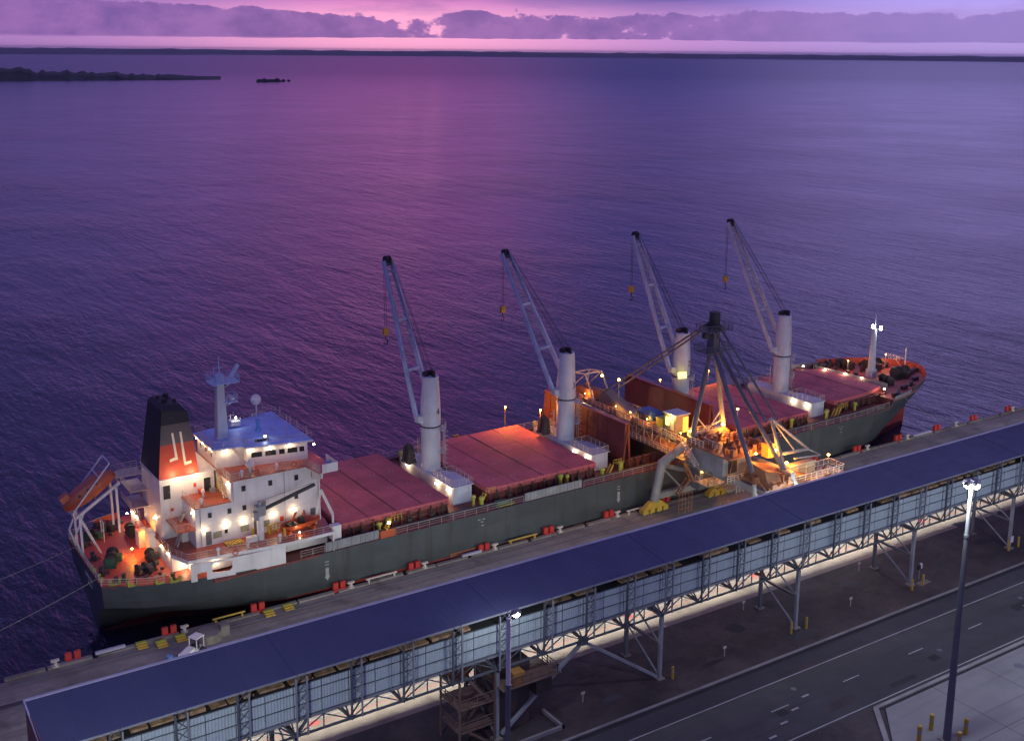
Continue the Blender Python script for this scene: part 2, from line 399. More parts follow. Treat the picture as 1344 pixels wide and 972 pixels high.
# raised yard with its own kerb, dark drain strip along two sides
slab('yard', [(101.6, 75.7), (XB, 75.7), (XB, -600), (30, -600), (96.0, 70.0)], W, W + 0.16, mConcL)
slab('yard_kerb', [(100.6, 76.7), (XB, 76.7), (XB, 76.25), (100.9, 76.25)], W, W + 0.15, mKerb)
slab('yard_gutter', [(100.9, 76.24), (XB, 76.24), (XB, 75.72), (101.5, 75.72)], W, W + 0.014, mGut)
slab('yard_kerb_return', [(100.5, 76.6), (101.0, 76.2), (95.6, 69.9), (30, -600), (29.6, -600), (95.1, 70.2)], W, W + 0.17, mKerb)
# painted lines, proud by a few millimetres
def line(x0, x1, y0, y1, m, z=0.010): return tag(MB().box(x0, x1, y0, y1, W - 0.02, W + z).build('painted_line', m), kind='structure')
line(XA, XB, 86.65, 86.8, mLine, .011); line(XA, 101, 77.25, 77.4, mLine, .011); line(100, XB, 77.25, 77.4, mLine, .0115)
for x in range(-60, 260, 12): line(x + 6.2 - (0.0), x + 9.0, 82.35, 82.5, mLine, .011)
for x in (86.2, 89.3, 92.4, 95.5): line(x, x + 1.1, 78.6 + (x-86)*0.42, 78.85 + (x-86)*0.42, mLine, .011)
for (x0, x1, y0, y1, m) in [(XA, XB, 108.9, 109.0, mLine), (XA, XB, 110.6, 110.7, mLineR), (XA, XB, 112.6, 112.7, mLineY), (XA, XB, 107.9, 107.98, mLineR)]:
    line(x0, x1, y0, y1, m, .008)
for (x, y) in [(90.2, 108.4), (113.2, 108.3), (44.9, 107.8), (150.4, 108.2)]: line(x, x + 1.2, y, y + 1.0, mLineR, .012)
line(92.3, 93.3, 104.0, 104.8, mLine)
# oil and patch repairs on the apron: thin uneven sheets
for k in range(18):
    x = random.uniform(45, 190); y = random.uniform(92, 105.5); w = random.uniform(.8, 3.2); d = random.uniform(.5, 1.6)
    poly = [(x + w*math.cos(a)*random.uniform(.6, 1.1), y + d*math.sin(a)*random.uniform(.6, 1.1)) for a in [i*PI/5 for i in range(10)]]
    tag(MB().prism(poly, W - .02, W + .004 + k * .0002).build('patch', random.choice([mGut, mAsph])), kind='structure')
for x in range(-60, 260, 10):
    tag(MB().box(x, x + .06, 121.2, 129.5, W - .02, W + .006).build('slab_joint', mGut), kind='structure')
for x in range(110, 240, 9):
    tag(MB().box(x, x + .07, -60, 75.6, W + .1, W + .1645).build('slab_joint', mAsph), kind='structure')
for y in range(-60, 75, 9):
    tag(MB().box(102, 240, y, y + .07, W + .1, W + .1655).build('slab_joint', mAsph), kind='structure')
for (x, y, r) in ((118.4, 81.0, .35), (96.0, 84.5, .35), (140.0, 84.0, .35), (123.1, 73.1, .6), (75, 84, .35)):
    tag(MB().cyl(x, y, W, W + (.012 if y > 76 else .172), r, 14).build('manhole_cover', mGreyD), kind='structure')
rq = random.Random(11)
for k in range(14):
    x = rq.uniform(60, 150); y = rq.uniform(78, 88); w = rq.uniform(1.5, 7); d = rq.uniform(.6, 1.6)
    tag(MB().box(x, x + w, y, min(89, y + d), W - .02, W + .0075 + k*.0001).build('road_patch', rq.choice([mGut, mGrnd, mAsph])), kind='structure')
# long dark service trench and crane rails in the wharf
slab('service_trench', [(XA, 129.6), (XB, 129.6), (XB, 130.5), (XA, 130.5)], W - .05, W + .008, mMach)
slab('trench_lip', [(XA, 130.52), (XB, 130.52), (XB, 130.66), (XA, 130.66)], W - .05, W + .05, mKerb)
slab('crane_rail', [(XA, 134.22), (XB, 134.22), (XB, 134.36), (XA, 134.36)], W - .05, W + .06, mGreyD)
slab('crane_rail', [(XA, 112.22), (XB, 112.22), (XB, 112.36), (XA, 112.36)], W - .05, W + .06, mGreyD)
# raised edge beam, in lengths with gaps
x = -100.0; k = 0
while x < 330:
    L = 5.2 if k % 2 else 4.6
    tag(MB().box(x, x + L, 135.62, 136.25, W - 1.9, W + (0.28 if k % 3 else 0.20)).build('edge_beam', mConc), kind='structure')
    x += L + (0.7 if k % 2 else 0.25); k += 1

# ---- distant land
def ridge(name, pts, depth, hgt, m, label=None, seed=1, bump=0.25, kind='structure', seg=14.0):
    rnd = random.Random(seed); mb = MB(); vs = []
    n = len(pts); dense = []
    for a, c in zip(pts, pts[1:]):
        a2, c2 = Vector(a), Vector(c); k = max(1, int((c2 - a2).length / seg))
        dense += [a2.lerp(c2, i / k) for i in range(k)]
    dense.append(Vector(pts[-1])); N = len(dense)
    rows = [(0, 0), (0.05, 0.75), (0.3, 1.0), (0.7, 0.95), (1.0, 0.0)]
    for i, p in enumerate(dense):
        e = min(i, N - 1 - i) / max(1, N * 0.12); taper = min(1, 0.25 + e) if hgt < 40 else 1
        if name == 'mangrove_island' : taper = min(1.0, (N - 1 - i) / (N * 0.30) + 0.05)
        j = rnd.uniform(1 - bump, 1 + bump)
        t = (p - Vector((0, 0))).normalized()
        for f, h in rows:
            q = p + t * depth * f
            vs.append((q.x, q.y, hgt * h * taper * (j if h > 0 else 1) * rnd.uniform(.92, 1.08)))
    R_ = len(rows)
    fs = [(i*R_ + r, (i+1)*R_ + r, (i+1)*R_ + r + 1, i*R_ + r + 1) for i in range(N - 1) for r in range(R_ - 1)]
    mb.add(vs, fs); o = mb.build(name, m); tag(o, kind=kind); return o
ridge('mangrove_island', [(-600, 3060), (502, 2937), (760, 2905), (1013, 2885)], 420, 21, mCanopy, seed=3, bump=.38, seg=9)
for i, (x, y, w, h) in enumerate([(1032, 2668, 14, 9), (1046, 2672, 16, 11), (1063, 2678, 20, 9), (1085, 2690, 15, 12), (1104, 2700, 9, 8), (1121, 2706, 7, 6)]):
    w *= .62; h *= .72; mb = MB().sphere((x, y, 0), w, 9, 5, h / w)
    mb.v = [(a + random.uniform(-2, 2), b_ + random.uniform(-2, 2), max(-2, c + random.uniform(-1.5, 1.5))) for a, b_, c in mb.v]
    tag(mb.build('mangrove_islet', mCanopy), kind='structure')
def polar(px, d):
    a = math.radians(56.6049) - math.atan2((px - 672) , 1512.0)
    return (d * math.cos(a), d * math.sin(a))
ridge('far_shore', [polar(-300, 15600), polar(200, 15500), polar(672, 15600), polar(1100, 15800), polar(1700, 15600)], 3000, 64, mFar, seed=5, bump=.08, seg=150)
ridge('far_headland', [polar(-400, 13200), polar(60, 13300), polar(220, 14000), polar(275, 14500)], 1200, 24, mFar, seed=6, bump=.15, seg=90)

# ================================================================== CARGO SHIP (built in its own frame: x forward from the transom, y to port, z up from the main deck)
ship = empty('cargo_ship', (30.5, 151.56, 10.14), label='long grey and red bulk carrier berthed at the wharf with four deck cranes raised', cat='cargo ship')
ship.rotation_euler = Euler((0, -0.0053, 0.0034), 'XYZ')

# hull lofted from stations: half breadth at each height
HZ = [2.4, 1.2, 0.0, -3.0, -5.6, -7.5, -10.0, -12.5, -14.0]
ST = [  # x, half-breadths, sheer lift of deck edge
 (0.9, [None, None, 8.9, 8.3, 3.2, 0.8, 0.3, 0.2, 0.1]),
 (2.6, [None, None, 9.9, 9.3, 5.0, 1.2, 0.5, 0.4, 0.3]),
 (6.0, [None, None, 11.7, 11.2, 7.4, 2.0, 0.8, 0.6, 0.5]),
 (11., [None, None, 13.2, 12.8, 10.0, 4.2, 1.4, 1.0, 0.8]),
 (17., [None, None, 14.1, 13.9, 12.4, 8.0, 3.4, 2.2, 1.5]),
 (24., [None, None, 14.4, 14.4, 13.8, 11.4, 6.6, 4.6, 3.2]),
 (32., [None, None, 14.5, 14.5, 14.4, 13.4, 10.4, 8.2, 6.2]),
 (42., [None, None, 14.5, 14.5, 14.5, 14.5, 14.4, 14.1, 12.8]),
 (80., [None, None, 14.5, 14.5, 14.5, 14.5, 14.5, 14.4, 13.4]),
 (125., [None, None, 14.5, 14.5, 14.5, 14.5, 14.5, 14.3, 13.0]),
 (134., [None, None, 14.5, 14.4, 14.2, 14.0, 13.4, 12.6, 10.6]),
 (142., [None, None, 14.2, 13.8, 13.2, 12.6, 11.2, 9.6, 7.6]),
 (149., [None, None, 13.4, 12.5, 11.4, 10.2, 8.0, 6.4, 4.6]),
 (156., [None, None, 11.9, 10.2, 8.4, 6.8, 4.6, 3.4, 2.6]),
 (162., [None, None, 9.8, 7.4, 5.0, 3.6, 2.2, 2.0, 1.8]),
 (167., [None, None, 7.2, 4.4, 2.2, 1.3, 1.0, 1.4, 1.2]),
 (170., [None, None, 4.4, 1.6, 0.5, 0.3, 0.3, 0.5, 0.4]),
 (172.0, [None, None, 2.0, .35, .1, .1, .1, .1, .1]),
]
def deck_z(x):       # deck edge height: poop slightly raised, forecastle raised
    if x < 14: return 0.35
    if x < 24: return 0.35 * (24 - x) / 10
    if x > 150: return 1.3
    if x > 148.5: return 1.3 * (x - 148.5) / 1.5
    return 0.0
def half(x):
    for (xa, ha), (xb, hb) in zip(ST, ST[1:]):
        if xa <= x <= xb:
            t = (x - xa) / (xb - xa); return ha[2] * (1 - t) + hb[2] * t
    return ST[0][1][2] if x < ST[0][0] else 0.5
mb = MB(); red = MB()
import bisect
stations = []
for (x, hb) in ST: stations.append((x, hb))
stations.insert(13, (150.0, [None, None, 13.2, 12.2, 11.0, 9.75, 7.5, 5.95, 4.3]))
NS = len(stations)
RED = {}   # paint boundary between topside grey and boot-top red
def zred(x): return -5.0 - 2.3 * max(0, min(1, (x - 20) / 125.0)) + (-5.4 * (26 - x) / 26 if x < 26 else 0)
def xrake(x, z):    # raked stem and counter stern
    if x > 150: return x - (0.0 if z > 0 else 0) - max(0, -z) * 0.10 * (x - 150) / 23
    if x < 3: return x + max(0, -z) * 0.12
    return x
def section(x, hb):
    pts = []
    zr = zred(x); zs = [deck_z(x), -3.0, -4.9, min(-5.0, zr), min(-5.0, zr) - 1.3, min(-9.9, zr - 1.8), -12.5, -14.0]
    src = HZ[2:]; hs = hb[2:]
    for z in zs:
        zz = min(z, 0)
        for i in range(len(src) - 1):
            if src[i] >= zz >= src[i + 1]:
                t = (src[i] - zz) / (src[i] - src[i + 1]); h = hs[i] * (1 - t) + hs[i + 1] * t; break
        else: h = hs[-1]
        if z > 0 and x > 140: h = h + z * 0.45 * min(1, (x - 140) / 20)
        pts.append((xrake(x, zz), h, z))
    return pts
secs = [section(x, hb) for x, hb in stations]
for sgn in (-1, 1):
    for (lo, hi, m_) in ((0, 3, mb), (3, 7, red)):
        vs = []; fs = []; n = hi - lo + 1
        for s_ in secs:
            for k in range(lo, hi + 1): vs.append((s_[k][0], sgn * s_[k][1], s_[k][2]))
        for i in range(NS - 1):
            for k in range(n - 1): fs.append((i*n+k, (i+1)*n+k, (i+1)*n+k+1, i*n+k+1))
        m_.add(vs, fs)
# transom and stem closure, bottom
s0 = secs[0]; 
mb.add([(s0[k][0], -s0[k][1], s0[k][2]) for k in range(4)] + [(s0[k][0], s0[k][1], s0[k][2]) for k in range(4)], [(0, 1, 5, 4), (1, 2, 6, 5), (2, 3, 7, 6)])
red.add([(s0[k][0], -s0[k][1], s0[k][2]) for k in range(3, 8)] + [(s0[k][0], s0[k][1], s0[k][2]) for k in range(3, 8)], [(i, i+1, i+6, i+5) for i in range(4)])
s1 = secs[-1]
mb.add([(s1[k][0], -s1[k][1], s1[k][2]) for k in range(4)] + [(s1[k][0], s1[k][1], s1[k][2]) for k in range(4)], [(0, 1, 5, 4), (1, 2, 6, 5), (2, 3, 7, 6)])
red.add([(s1[k][0], -s1[k][1], s1[k][2]) for k in range(3, 8)] + [(s1[k][0], s1[k][1], s1[k][2]) for k in range(3, 8)], [(i, i+1, i+6, i+5) for i in range(4)])
def plates(m, w, h, amt):
    t = m.node_tree; q = NB(t); bs = t.nodes['Principled BSDF']
    co = q.n('ShaderNodeTexCoord').outputs['Object']; sp = q.n('ShaderNodeSeparateXYZ'); t.links.new(co, sp.inputs[0])
    v = q.comb(sp.outputs[0], sp.outputs[2], 0.0)
    br = q.n('ShaderNodeTexBrick'); t.links.new(v, br.inputs['Vector']); br.inputs['Scale'].default_value = 1.0
    br.inputs['Brick Width'].default_value = w; br.inputs['Row Height'].default_value = h; br.inputs['Mortar Size'].default_value = 0.035; br.inputs['Mortar Smooth'].default_value = 0.6
    br.inputs['Color1'].default_value = (1.12, 1.12, 1.12, 1); br.inputs['Color2'].default_value = (0.84, 0.84, 0.84, 1); br.inputs['Mortar'].default_value = (0.62, 0.60, 0.58, 1)
    src = bs.inputs['Base Color'].links[0].from_socket
    t.links.new(q.mix(amt, src, br.outputs['Color'], 'MULTIPLY'), bs.inputs['Base Color'])
    nz = q.noise(co, 0.16, 2, 0.5)
    bp = q.n('ShaderNodeBump'); bp.inputs['Strength'].default_value = 0.5; bp.inputs['Distance'].default_value = 0.25
    t.links.new(nz, bp.inputs['Height']); t.links.new(bp.outputs[0], bs.inputs['Normal'])
plates(mHull, 8.2, 2.1, 0.55)

mBoot = mat('boot_top_red', (0.30, 0.040, 0.032), 0.55, dirt=(0.10, 0.03, 0.025), dirtamt=0.6, dscale=0.4, streak=True, var=0.15)
# paint on hull: grey with faint fading seams
hull = mb.build('hull', mHull, ship, smooth=True)
red.build('lower_hull', mBoot, ship, smooth=True)
# bow bulwark (outside grey, inside red as its own sheet)
def bulwark(xs, h, name, mo, thick=0.12, flare=0.25, sg=(-1, 1)):
    for sgn in sg:
        m_ = MB(); vs = []
        for x in xs:
            hh = half(x) + (deck_z(x) * 0.45 * min(1, max(0, x - 140) / 20)); z = deck_z(x)
            vs += [(x, sgn*hh, z), (x + flare*.3, sgn*(hh + flare), z + h), (x + flare*.3, sgn*(hh + flare - thick), z + h), (x, sgn*(hh - thick), z)]
        m_.add(vs, [(i*4+k, (i+1)*4+k, (i+1)*4+(k+1) % 4, i*4+(k+1) % 4) for i in range(len(xs)-1) for k in range(4)])
        m_.build(name, mo, ship, smooth=False)
mBulw = mat('bulwark_inside_red', (0.55, 0.10, 0.05), 0.5, dirt=(0.25, 0.06, 0.04), dirtamt=0.4, dscale=0.6)
bulwark([157, 160, 163, 165.5, 168, 169.5, 170.5, 171.5, 172.0], 1.25, 'bow_bulwark', mBulw, flare=0.35)
bulwark([150.2, 152, 154.5, 157], 0.75, 'bow_bulwark', mGrey, flare=0.2)
# bow bulwark outer plating in hull grey
for sgn in (-1, 1):
    m_ = MB(); vs = []
    for x in [157, 160, 163, 165.5, 168, 169.5, 170.5, 171.5, 172.0]:
        hh = half(x) + 1.3*.45*min(1, (x-140)/20)
        vs += [(x, sgn*(hh + .02), 1.3), (x + .1, sgn*(hh + .39), 2.5)]
    m_.add(vs, [(i*2, i*2+2, i*2+3, i*2+1) for i in range(8)]); m_.build('bulwark_plating', mHull, ship)
MB().hexa([(171.9, -2.5, 1.3), (172.6, -1.2, 1.3), (172.6, 1.2, 1.3), (171.9, 2.5, 1.3)], [(172.1, -2.9, 2.55), (173.1, -1.2, 2.55), (173.1, 1.2, 2.55), (172.1, 2.9, 2.55)]).build('stem_bulwark', mBulw, ship)

# decks
def deck_sheet(xs, z, name, m, inset=0.05, thick=0.25):
    f = lambda x: half(x) + (z * 0.45 * min(1, max(0, x - 140) / 20)) - inset
    poly = [(x, -f(x)) for x in xs] + [(x, f(x)) for x in reversed(xs)]
    return MB().prism(poly, z - thick, z).build(name, m, ship)
mPoop = mat('poop_deck_red', (0.52, 0.085, 0.05), 0.5, dirt=(0.22, 0.05, 0.03), dirtamt=0.5, dscale=0.7, var=0.12)
mFcs = mat('forecastle_deck_paint', (0.42, 0.12, 0.09), 0.6, dirt=(0.12, 0.05, 0.04), dirtamt=0.6, dscale=0.5)
deck_sheet([0.95, 2.6, 6, 11, 13.9], 0.34, 'poop_deck', mPoop)
deck_sheet([150.05, 153, 156, 160, 164, 167, 170, 171, 171.9], 1.29, 'forecastle_deck', mFcs)
MB().prism([(150.0, -13.2), (150.2, -13.2), (150.2, 13.2), (150.0, 13.2)], -0.2, 1.32).build('forecastle_bulkhead', mDeck, ship)
# main deck with the open hatch cut through it
XH = {5: (33.6, 50.6), 4: (58.2, 78.2), 3: (85.4, 102.8), 2: (111.2, 127.8), 1: (137.6, 152.6)}
HY = 11.0
X3 = XH[3]
for (xa, xb, ya, yb) in [(13.9, X3[0], -14.46, 14.46), (X3[1], 134, -14.46, 14.46), (X3[0], X3[1], -14.46, -HY + .6), (X3[0], X3[1], HY - .6, 14.46)]:
    MB().box(xa, xb, ya, yb, -0.3, -0.02).build('main_deck', mDeck, ship)
deck_sheet([134, 142, 149, 150.0], -0.02, 'main_deck', mDeck)

# ---- hatch coamings and covers
def coaming(xa, xb, yb, z=1.5):
    m_ = MB()
    for (a, c, d, e) in [(xa - .25, xb + .25, -yb - .25, -yb), (xa - .25, xb + .25, yb, yb + .25), (xa - .25, xa, -yb, yb), (xb, xb + .25, -yb, yb)]:
        m_.box(a, c, d, e, -0.05, z)
    n = int((xb - xa) / 1.5)
    for i in range(n + 1):
        x = xa + (xb - xa) * i / n
        for s_ in (-1, 1): m_.hexa([(x - .05, s_*(yb + .25), 0), (x + .05, s_*(yb + .25), 0), (x + .05, s_*(yb + 1.0), 0), (x - .05, s_*(yb + 1.0), 0)],
                                  [(x - .05, s_*(yb + .25), z), (x + .05, s_*(yb + .25), z), (x + .05, s_*(yb + .45), z), (x - .05, s_*(yb + .45), z)])
    for s_ in (-1, 1): m_.box(xa - .3, xb + .3, s_*(yb + .45) - .22, s_*(yb + .45) + .22, z - .05, z + .04)
    return m_
for k, (xa, xb) in XH.items():
    yb = HY if k > 1 else 9.2
    hc = coaming(xa, xb, yb).build('hatch_coaming', mDeck, ship)
    if k == 3: continue
    n = 4 if (xb - xa) > 15.5 else 3
    w = (xb - xa + .8) / n
    for i in range(n):
        a = xa - .4 + i * w
        zt = 2.3
        y0, y1 = (-yb - .55, yb + .55)
        p = MB()
        if k == 1:      # foremost cover narrows towards the bow
            f0 = 1 - 0.055 * max(0, i); f1 = 1 - 0.055 * (i + 1)
            f0, f1 = [1, .985, .93][i], [.985, .93, .80][i]
            p.hexa([(a + .03, y0*f0, 1.56), (a + w - .03, y0*f1, 1.56), (a + w - .03, y1*f1, 1.56), (a + .03, y1*f0, 1.56)],
                   [(a + .03, y0*f0, zt), (a + w - .03, y0*f1, zt), (a + w - .03, y1*f1, zt), (a + .03, y1*f0, zt)])
        else:
            p.box(a + .03, a + w - .03, y0, y1, 1.56, zt)
            for s_ in (-1, 1):
                for q in range(5):
                    xx = a + w * (q + .5) / 5; p.box(xx - .05, xx + .05, s_*(HY + .55) - .1, s_*(HY + .55) + .1, 1.6, zt - .08)
        cp = p.build('cover_panel', mHatch, hc)
    # low ridge strips and lashing pots on the covers
    m_ = MB()
    for i in range(1, n):
        x = xa - .4 + i * w
        m_.box(x - .10, x + .10, -yb * (.9 if k == 1 else 1) - .4, yb * (.9 if k == 1 else 1) + .4, 2.28, 2.325 if i != 2 else 2.38)
    m_.build('joint_strip', mDeck, hc)
    m_ = MB()
    for gx in range(5):
        for gy in (-.8, -.28, .28, .8):
            x = xa + (xb - xa) * (gx + .5) / 5; y = gy * yb
            for q in (-.35, .35): m_.cyl(x + q, y, 2.3, 2.36, .11, 6)
    m_.build('lashing_sockets', mRailW, hc)
# open hold 3
ya = HY - .6
hold = MB(); 
for (a, c, d, e) in [(X3[0] - .2, X3[1] + .2, -ya - .2, -ya), (X3[0] - .2, X3[1] + .2, ya, ya + .2), (X3[0] - .2, X3[0], -ya, ya), (X3[1], X3[1] + .2, -ya, ya)]:
    hold.box(a, c, d, e, -10, -0.3)
hold.box(X3[0], X3[1], -ya, ya, -10.2, -10)
for i in range(14):
    x = X3[0] + (i + .5) * (X3[1] - X3[0]) / 14
    for s_ in (-1, 1): hold.box(x - .12, x + .12, s_*ya - .35, s_*ya + .35, -9.9, -0.4)
hold.build('cargo_hold', mHold, ship)
cg = MB(); N_ = 14
vs = [(X3[0] + (X3[1]-X3[0]) * i / N_, -ya + 2*ya * j / N_, -8.5 + 3.6 * math.exp(-((i-8)**2 + (j-8)**2) / 18) + random.uniform(-.12, .12)) for i in range(N_+1) for j in range(N_+1)]
cg.add(vs, [(i*(N_+1)+j, (i+1)*(N_+1)+j, (i+1)*(N_+1)+j+1, i*(N_+1)+j+1) for i in range(N_) for j in range(N_)])
tag(cg.build('bulk_cargo', mat('dark_ore', (0.05, 0.04, 0.035), 0.95, var=0.3, vscale=1.0, bump=.5), ship), kind='stuff')
# folded covers standing at both ends of the open hatch (two leaves each, leaning together)
def folded(x0, sgn):
    grp = empty('folded_cover'); grp.parent = ship
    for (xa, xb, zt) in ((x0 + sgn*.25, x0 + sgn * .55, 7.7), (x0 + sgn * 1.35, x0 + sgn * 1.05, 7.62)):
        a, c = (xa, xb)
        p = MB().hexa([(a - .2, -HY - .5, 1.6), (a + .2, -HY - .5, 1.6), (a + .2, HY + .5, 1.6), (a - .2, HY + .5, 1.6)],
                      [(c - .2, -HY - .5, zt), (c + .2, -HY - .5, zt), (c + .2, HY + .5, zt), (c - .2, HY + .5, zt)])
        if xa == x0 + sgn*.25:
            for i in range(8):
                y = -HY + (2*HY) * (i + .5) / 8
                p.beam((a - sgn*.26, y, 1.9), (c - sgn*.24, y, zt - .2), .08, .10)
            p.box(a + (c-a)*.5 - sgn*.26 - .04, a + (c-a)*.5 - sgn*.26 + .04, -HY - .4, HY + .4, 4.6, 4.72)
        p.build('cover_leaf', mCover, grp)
    m_ = MB(); m_.box(min(x0 + sgn*.3, x0 + sgn*1.3), max(x0 + sgn*.3, x0 + sgn*1.3), -HY - .55, HY + .55, 7.72, 7.84); m_.build('hinge_rail', mDeckO, grp)
    for y in (-HY - .7, HY + .7):
        m_ = MB(); m_.beam((x0 - sgn*.2, y, 1.5), (x0 + sgn*.7, y, 6.4), .14, .2)
        m_.build('lifting_arm', mDeck, grp)
    return grp
folded(84.2, 1); folded(104.5, -1)

# ---- walkway clutter, pipes and vents along the deck
dk = MB()
for s_ in (-1, 1):
    for (y, z, r) in ((12.75, .35, .12), (12.4, .32, .08), (13.05, .28, .07)):
        dk.tube((32, s_*y, z), (148, s_*y, z), r, 6)
    for i in range(48):
        x = 33 + i * 2.45; dk.box(x - .06, x + .06, s_*12.2 - .1, s_*13.2 + .1, 0, .24)
dk.build('deck_pipework', mMach, ship)
cl = MB()
for k, (xa, xb) in XH.items():
    yb = HY if k > 1 else 9.2
    n = 9
    for i in range(n):
        x = xa + (xb - xa) * (i + .5) / n
        for s_ in (-1, 1):
            cl.box(x - .09, x + .09, s_*(yb + .75) - .09, s_*(yb + .75) + .09, 0, 1.9)
            if i % 2: cl.box(x - .3, x + .45, s_*(yb + .9) - .15, s_*(yb + .9) + .2, .1, .8)
    for s_ in (-1, 1):
        cl.tube((xa, s_*(yb + .9), 1.05), (xb, s_*(yb + .9), 1.05), .05, 4); cl.tube((xa, s_*(yb + .9), 1.9), (xb, s_*(yb + .9), 1.9), .04, 4)
cl.build('coaming_fittings', mMach, ship)['kind'] = 'stuff'
# yellow vents, ladders and platforms
def vent(x, y, h=1.3, r=.32, m=mYelG):
    v = MB().cyl(x, y, 0, h, r * .8, 10).cyl(x, y, h, h + .35, r * 1.35, 10, r * .9)
    v.build('deck_ventilator', m, ship)
for (x, y) in [(39.0, -12.1), (40.6, -11.9), (55.2, -11.6), (56.2, -12.3), (71.0, -12.2), (72.3, -12.2), (79.5, -12.0), (82.9, -12.4), (84.2, -11.2), (123.0, -12.2), (132.5, -12.0), (133.6, -11.2), (141.8, -10.9),
               (55.2, 11.6), (82.9, 12.2), (108.5, 12.2), (133, 11.8)]:
    vent(x, y, random.uniform(1.0, 1.8), random.uniform(.24, .4))
for (x, y) in [(39.6, -12.6), (56.6, -11.2), (80.6, -12.0), (109.0, -12.2), (134.8, -11.6), (136, -11.4)]:
    yl = stairs(MB(), (x, y, 0), (x + .9, y, 1.6), .7, 5); railing([(x + .9, y - .35, 1.5), (x + 2.6, y - .35, 1.5)], .9, .6, .04, 2, yl); yl.build('step_ladder', mYel, ship)
for k in range(8): MB().box(58.4 + k*.35, 58.6 + k*.35, -14.2, -13.0, .1, .35).build('deck_grating', mYelG, ship)
MB().hexa([(57.9, -13.9, 0), (60.4, -13.9, 0), (60.4, -12.7, 0), (57.9, -12.7, 0)], [(58.2, -13.7, .75), (60.1, -13.7, .65), (60.1, -12.9, .7), (58.2, -12.9, .8)]).build('green_cover_sheet', mGreen, ship)
# sidelights of the rail: near and far rails
for s_ in (-1, 1):
    segs = [(26, 29.5), (40.5, 62.5), (74.0, 149)] if s_ < 0 else [(14, 149)]
    for a, c in segs:
        pts = [(x, s_*(half(x) - .12), 0) for x in [a] + [q for q in range(int(a) + 6, int(c), 12)] + [c]]
        railing(pts, 1.05, 1.9, .035, 3).build('deck_railing', mRailW, ship)
# gangway screens: corrugated bulwark strips on the wharf side
for (a, c) in [(29.6, 37.8), (62.7, 73.6)]:
    m_ = MB(); n = int((c - a) / .35)
    for i in range(n):
        x = a + (c - a) * i / n
        m_.box(x, x + (c - a) / n - .04, -14.42 - (.03 if i % 2 else 0), -14.36, .12, 1.35)
    m_.box(a, c, -14.36, -14.30, 1.30, 1.40)
    m_.build('rail_screen', mGrey, ship)
MB().box(38.0, 40.3, -14.5, -13.5, 0.02, .5).box(38.0, 40.3, -14.5, -14.42, .5, 1.1).build('gangway_platform', mOrange, ship)
lamp(ship, (39.6, -14.0, 1.9), 260, 'warm', .22, 'deck_lamp')
# painted tug and draft marks on the side
for x in (29.7, 54.9, 81.0, 133.9):
    s_ = -half(x) - .03
    m_ = MB()
    if x in (29.7, 81.0):
        m_.prism([(x - .25, s_), (x + .25, s_), (x + .25, s_ - .01), (x - .25, s_ - .01)], -3.5, -2.2)
        m_.add([(x - .45, s_ - .012, -3.4), (x + .45, s_ - .012, -3.4), (x, s_ - .012, -4.1)], [(0, 1, 2)])
        for z in (-1.3, -1.75): MB().box(x - .3, x + .3, s_ - .01, s_, z - .07, z + .07).build('hull_mark', mLine, ship)
    else:
        for (u, z) in ((-.5, -.9), (.3, -.9), (0, -1.3), (.1, -1.9)): MB().box(x + u - .22, x + u + .22, s_ - .01, s_, z - .07, z + .07).build('hull_mark', mLine, ship)
    if m_.v: m_.build('hull_mark', mLine, ship)

mScr = mat('scraped_primer', (0.30, 0.10, 0.06), .7, dirt=(.1, .05, .04), dirtamt=.7, dscale=1.5)
for (x, z, w, h) in ((49.3, -6.2, 4.4, 1.1), (66.5, -6.9, 2.2, .7), (95.0, -7.0, 3.0, .8), (128, -7.3, 3.6, .9)):
    MB().box(x, x + w, -14.56, -14.50, z, z + h).build('primer_patch', mScr, ship)
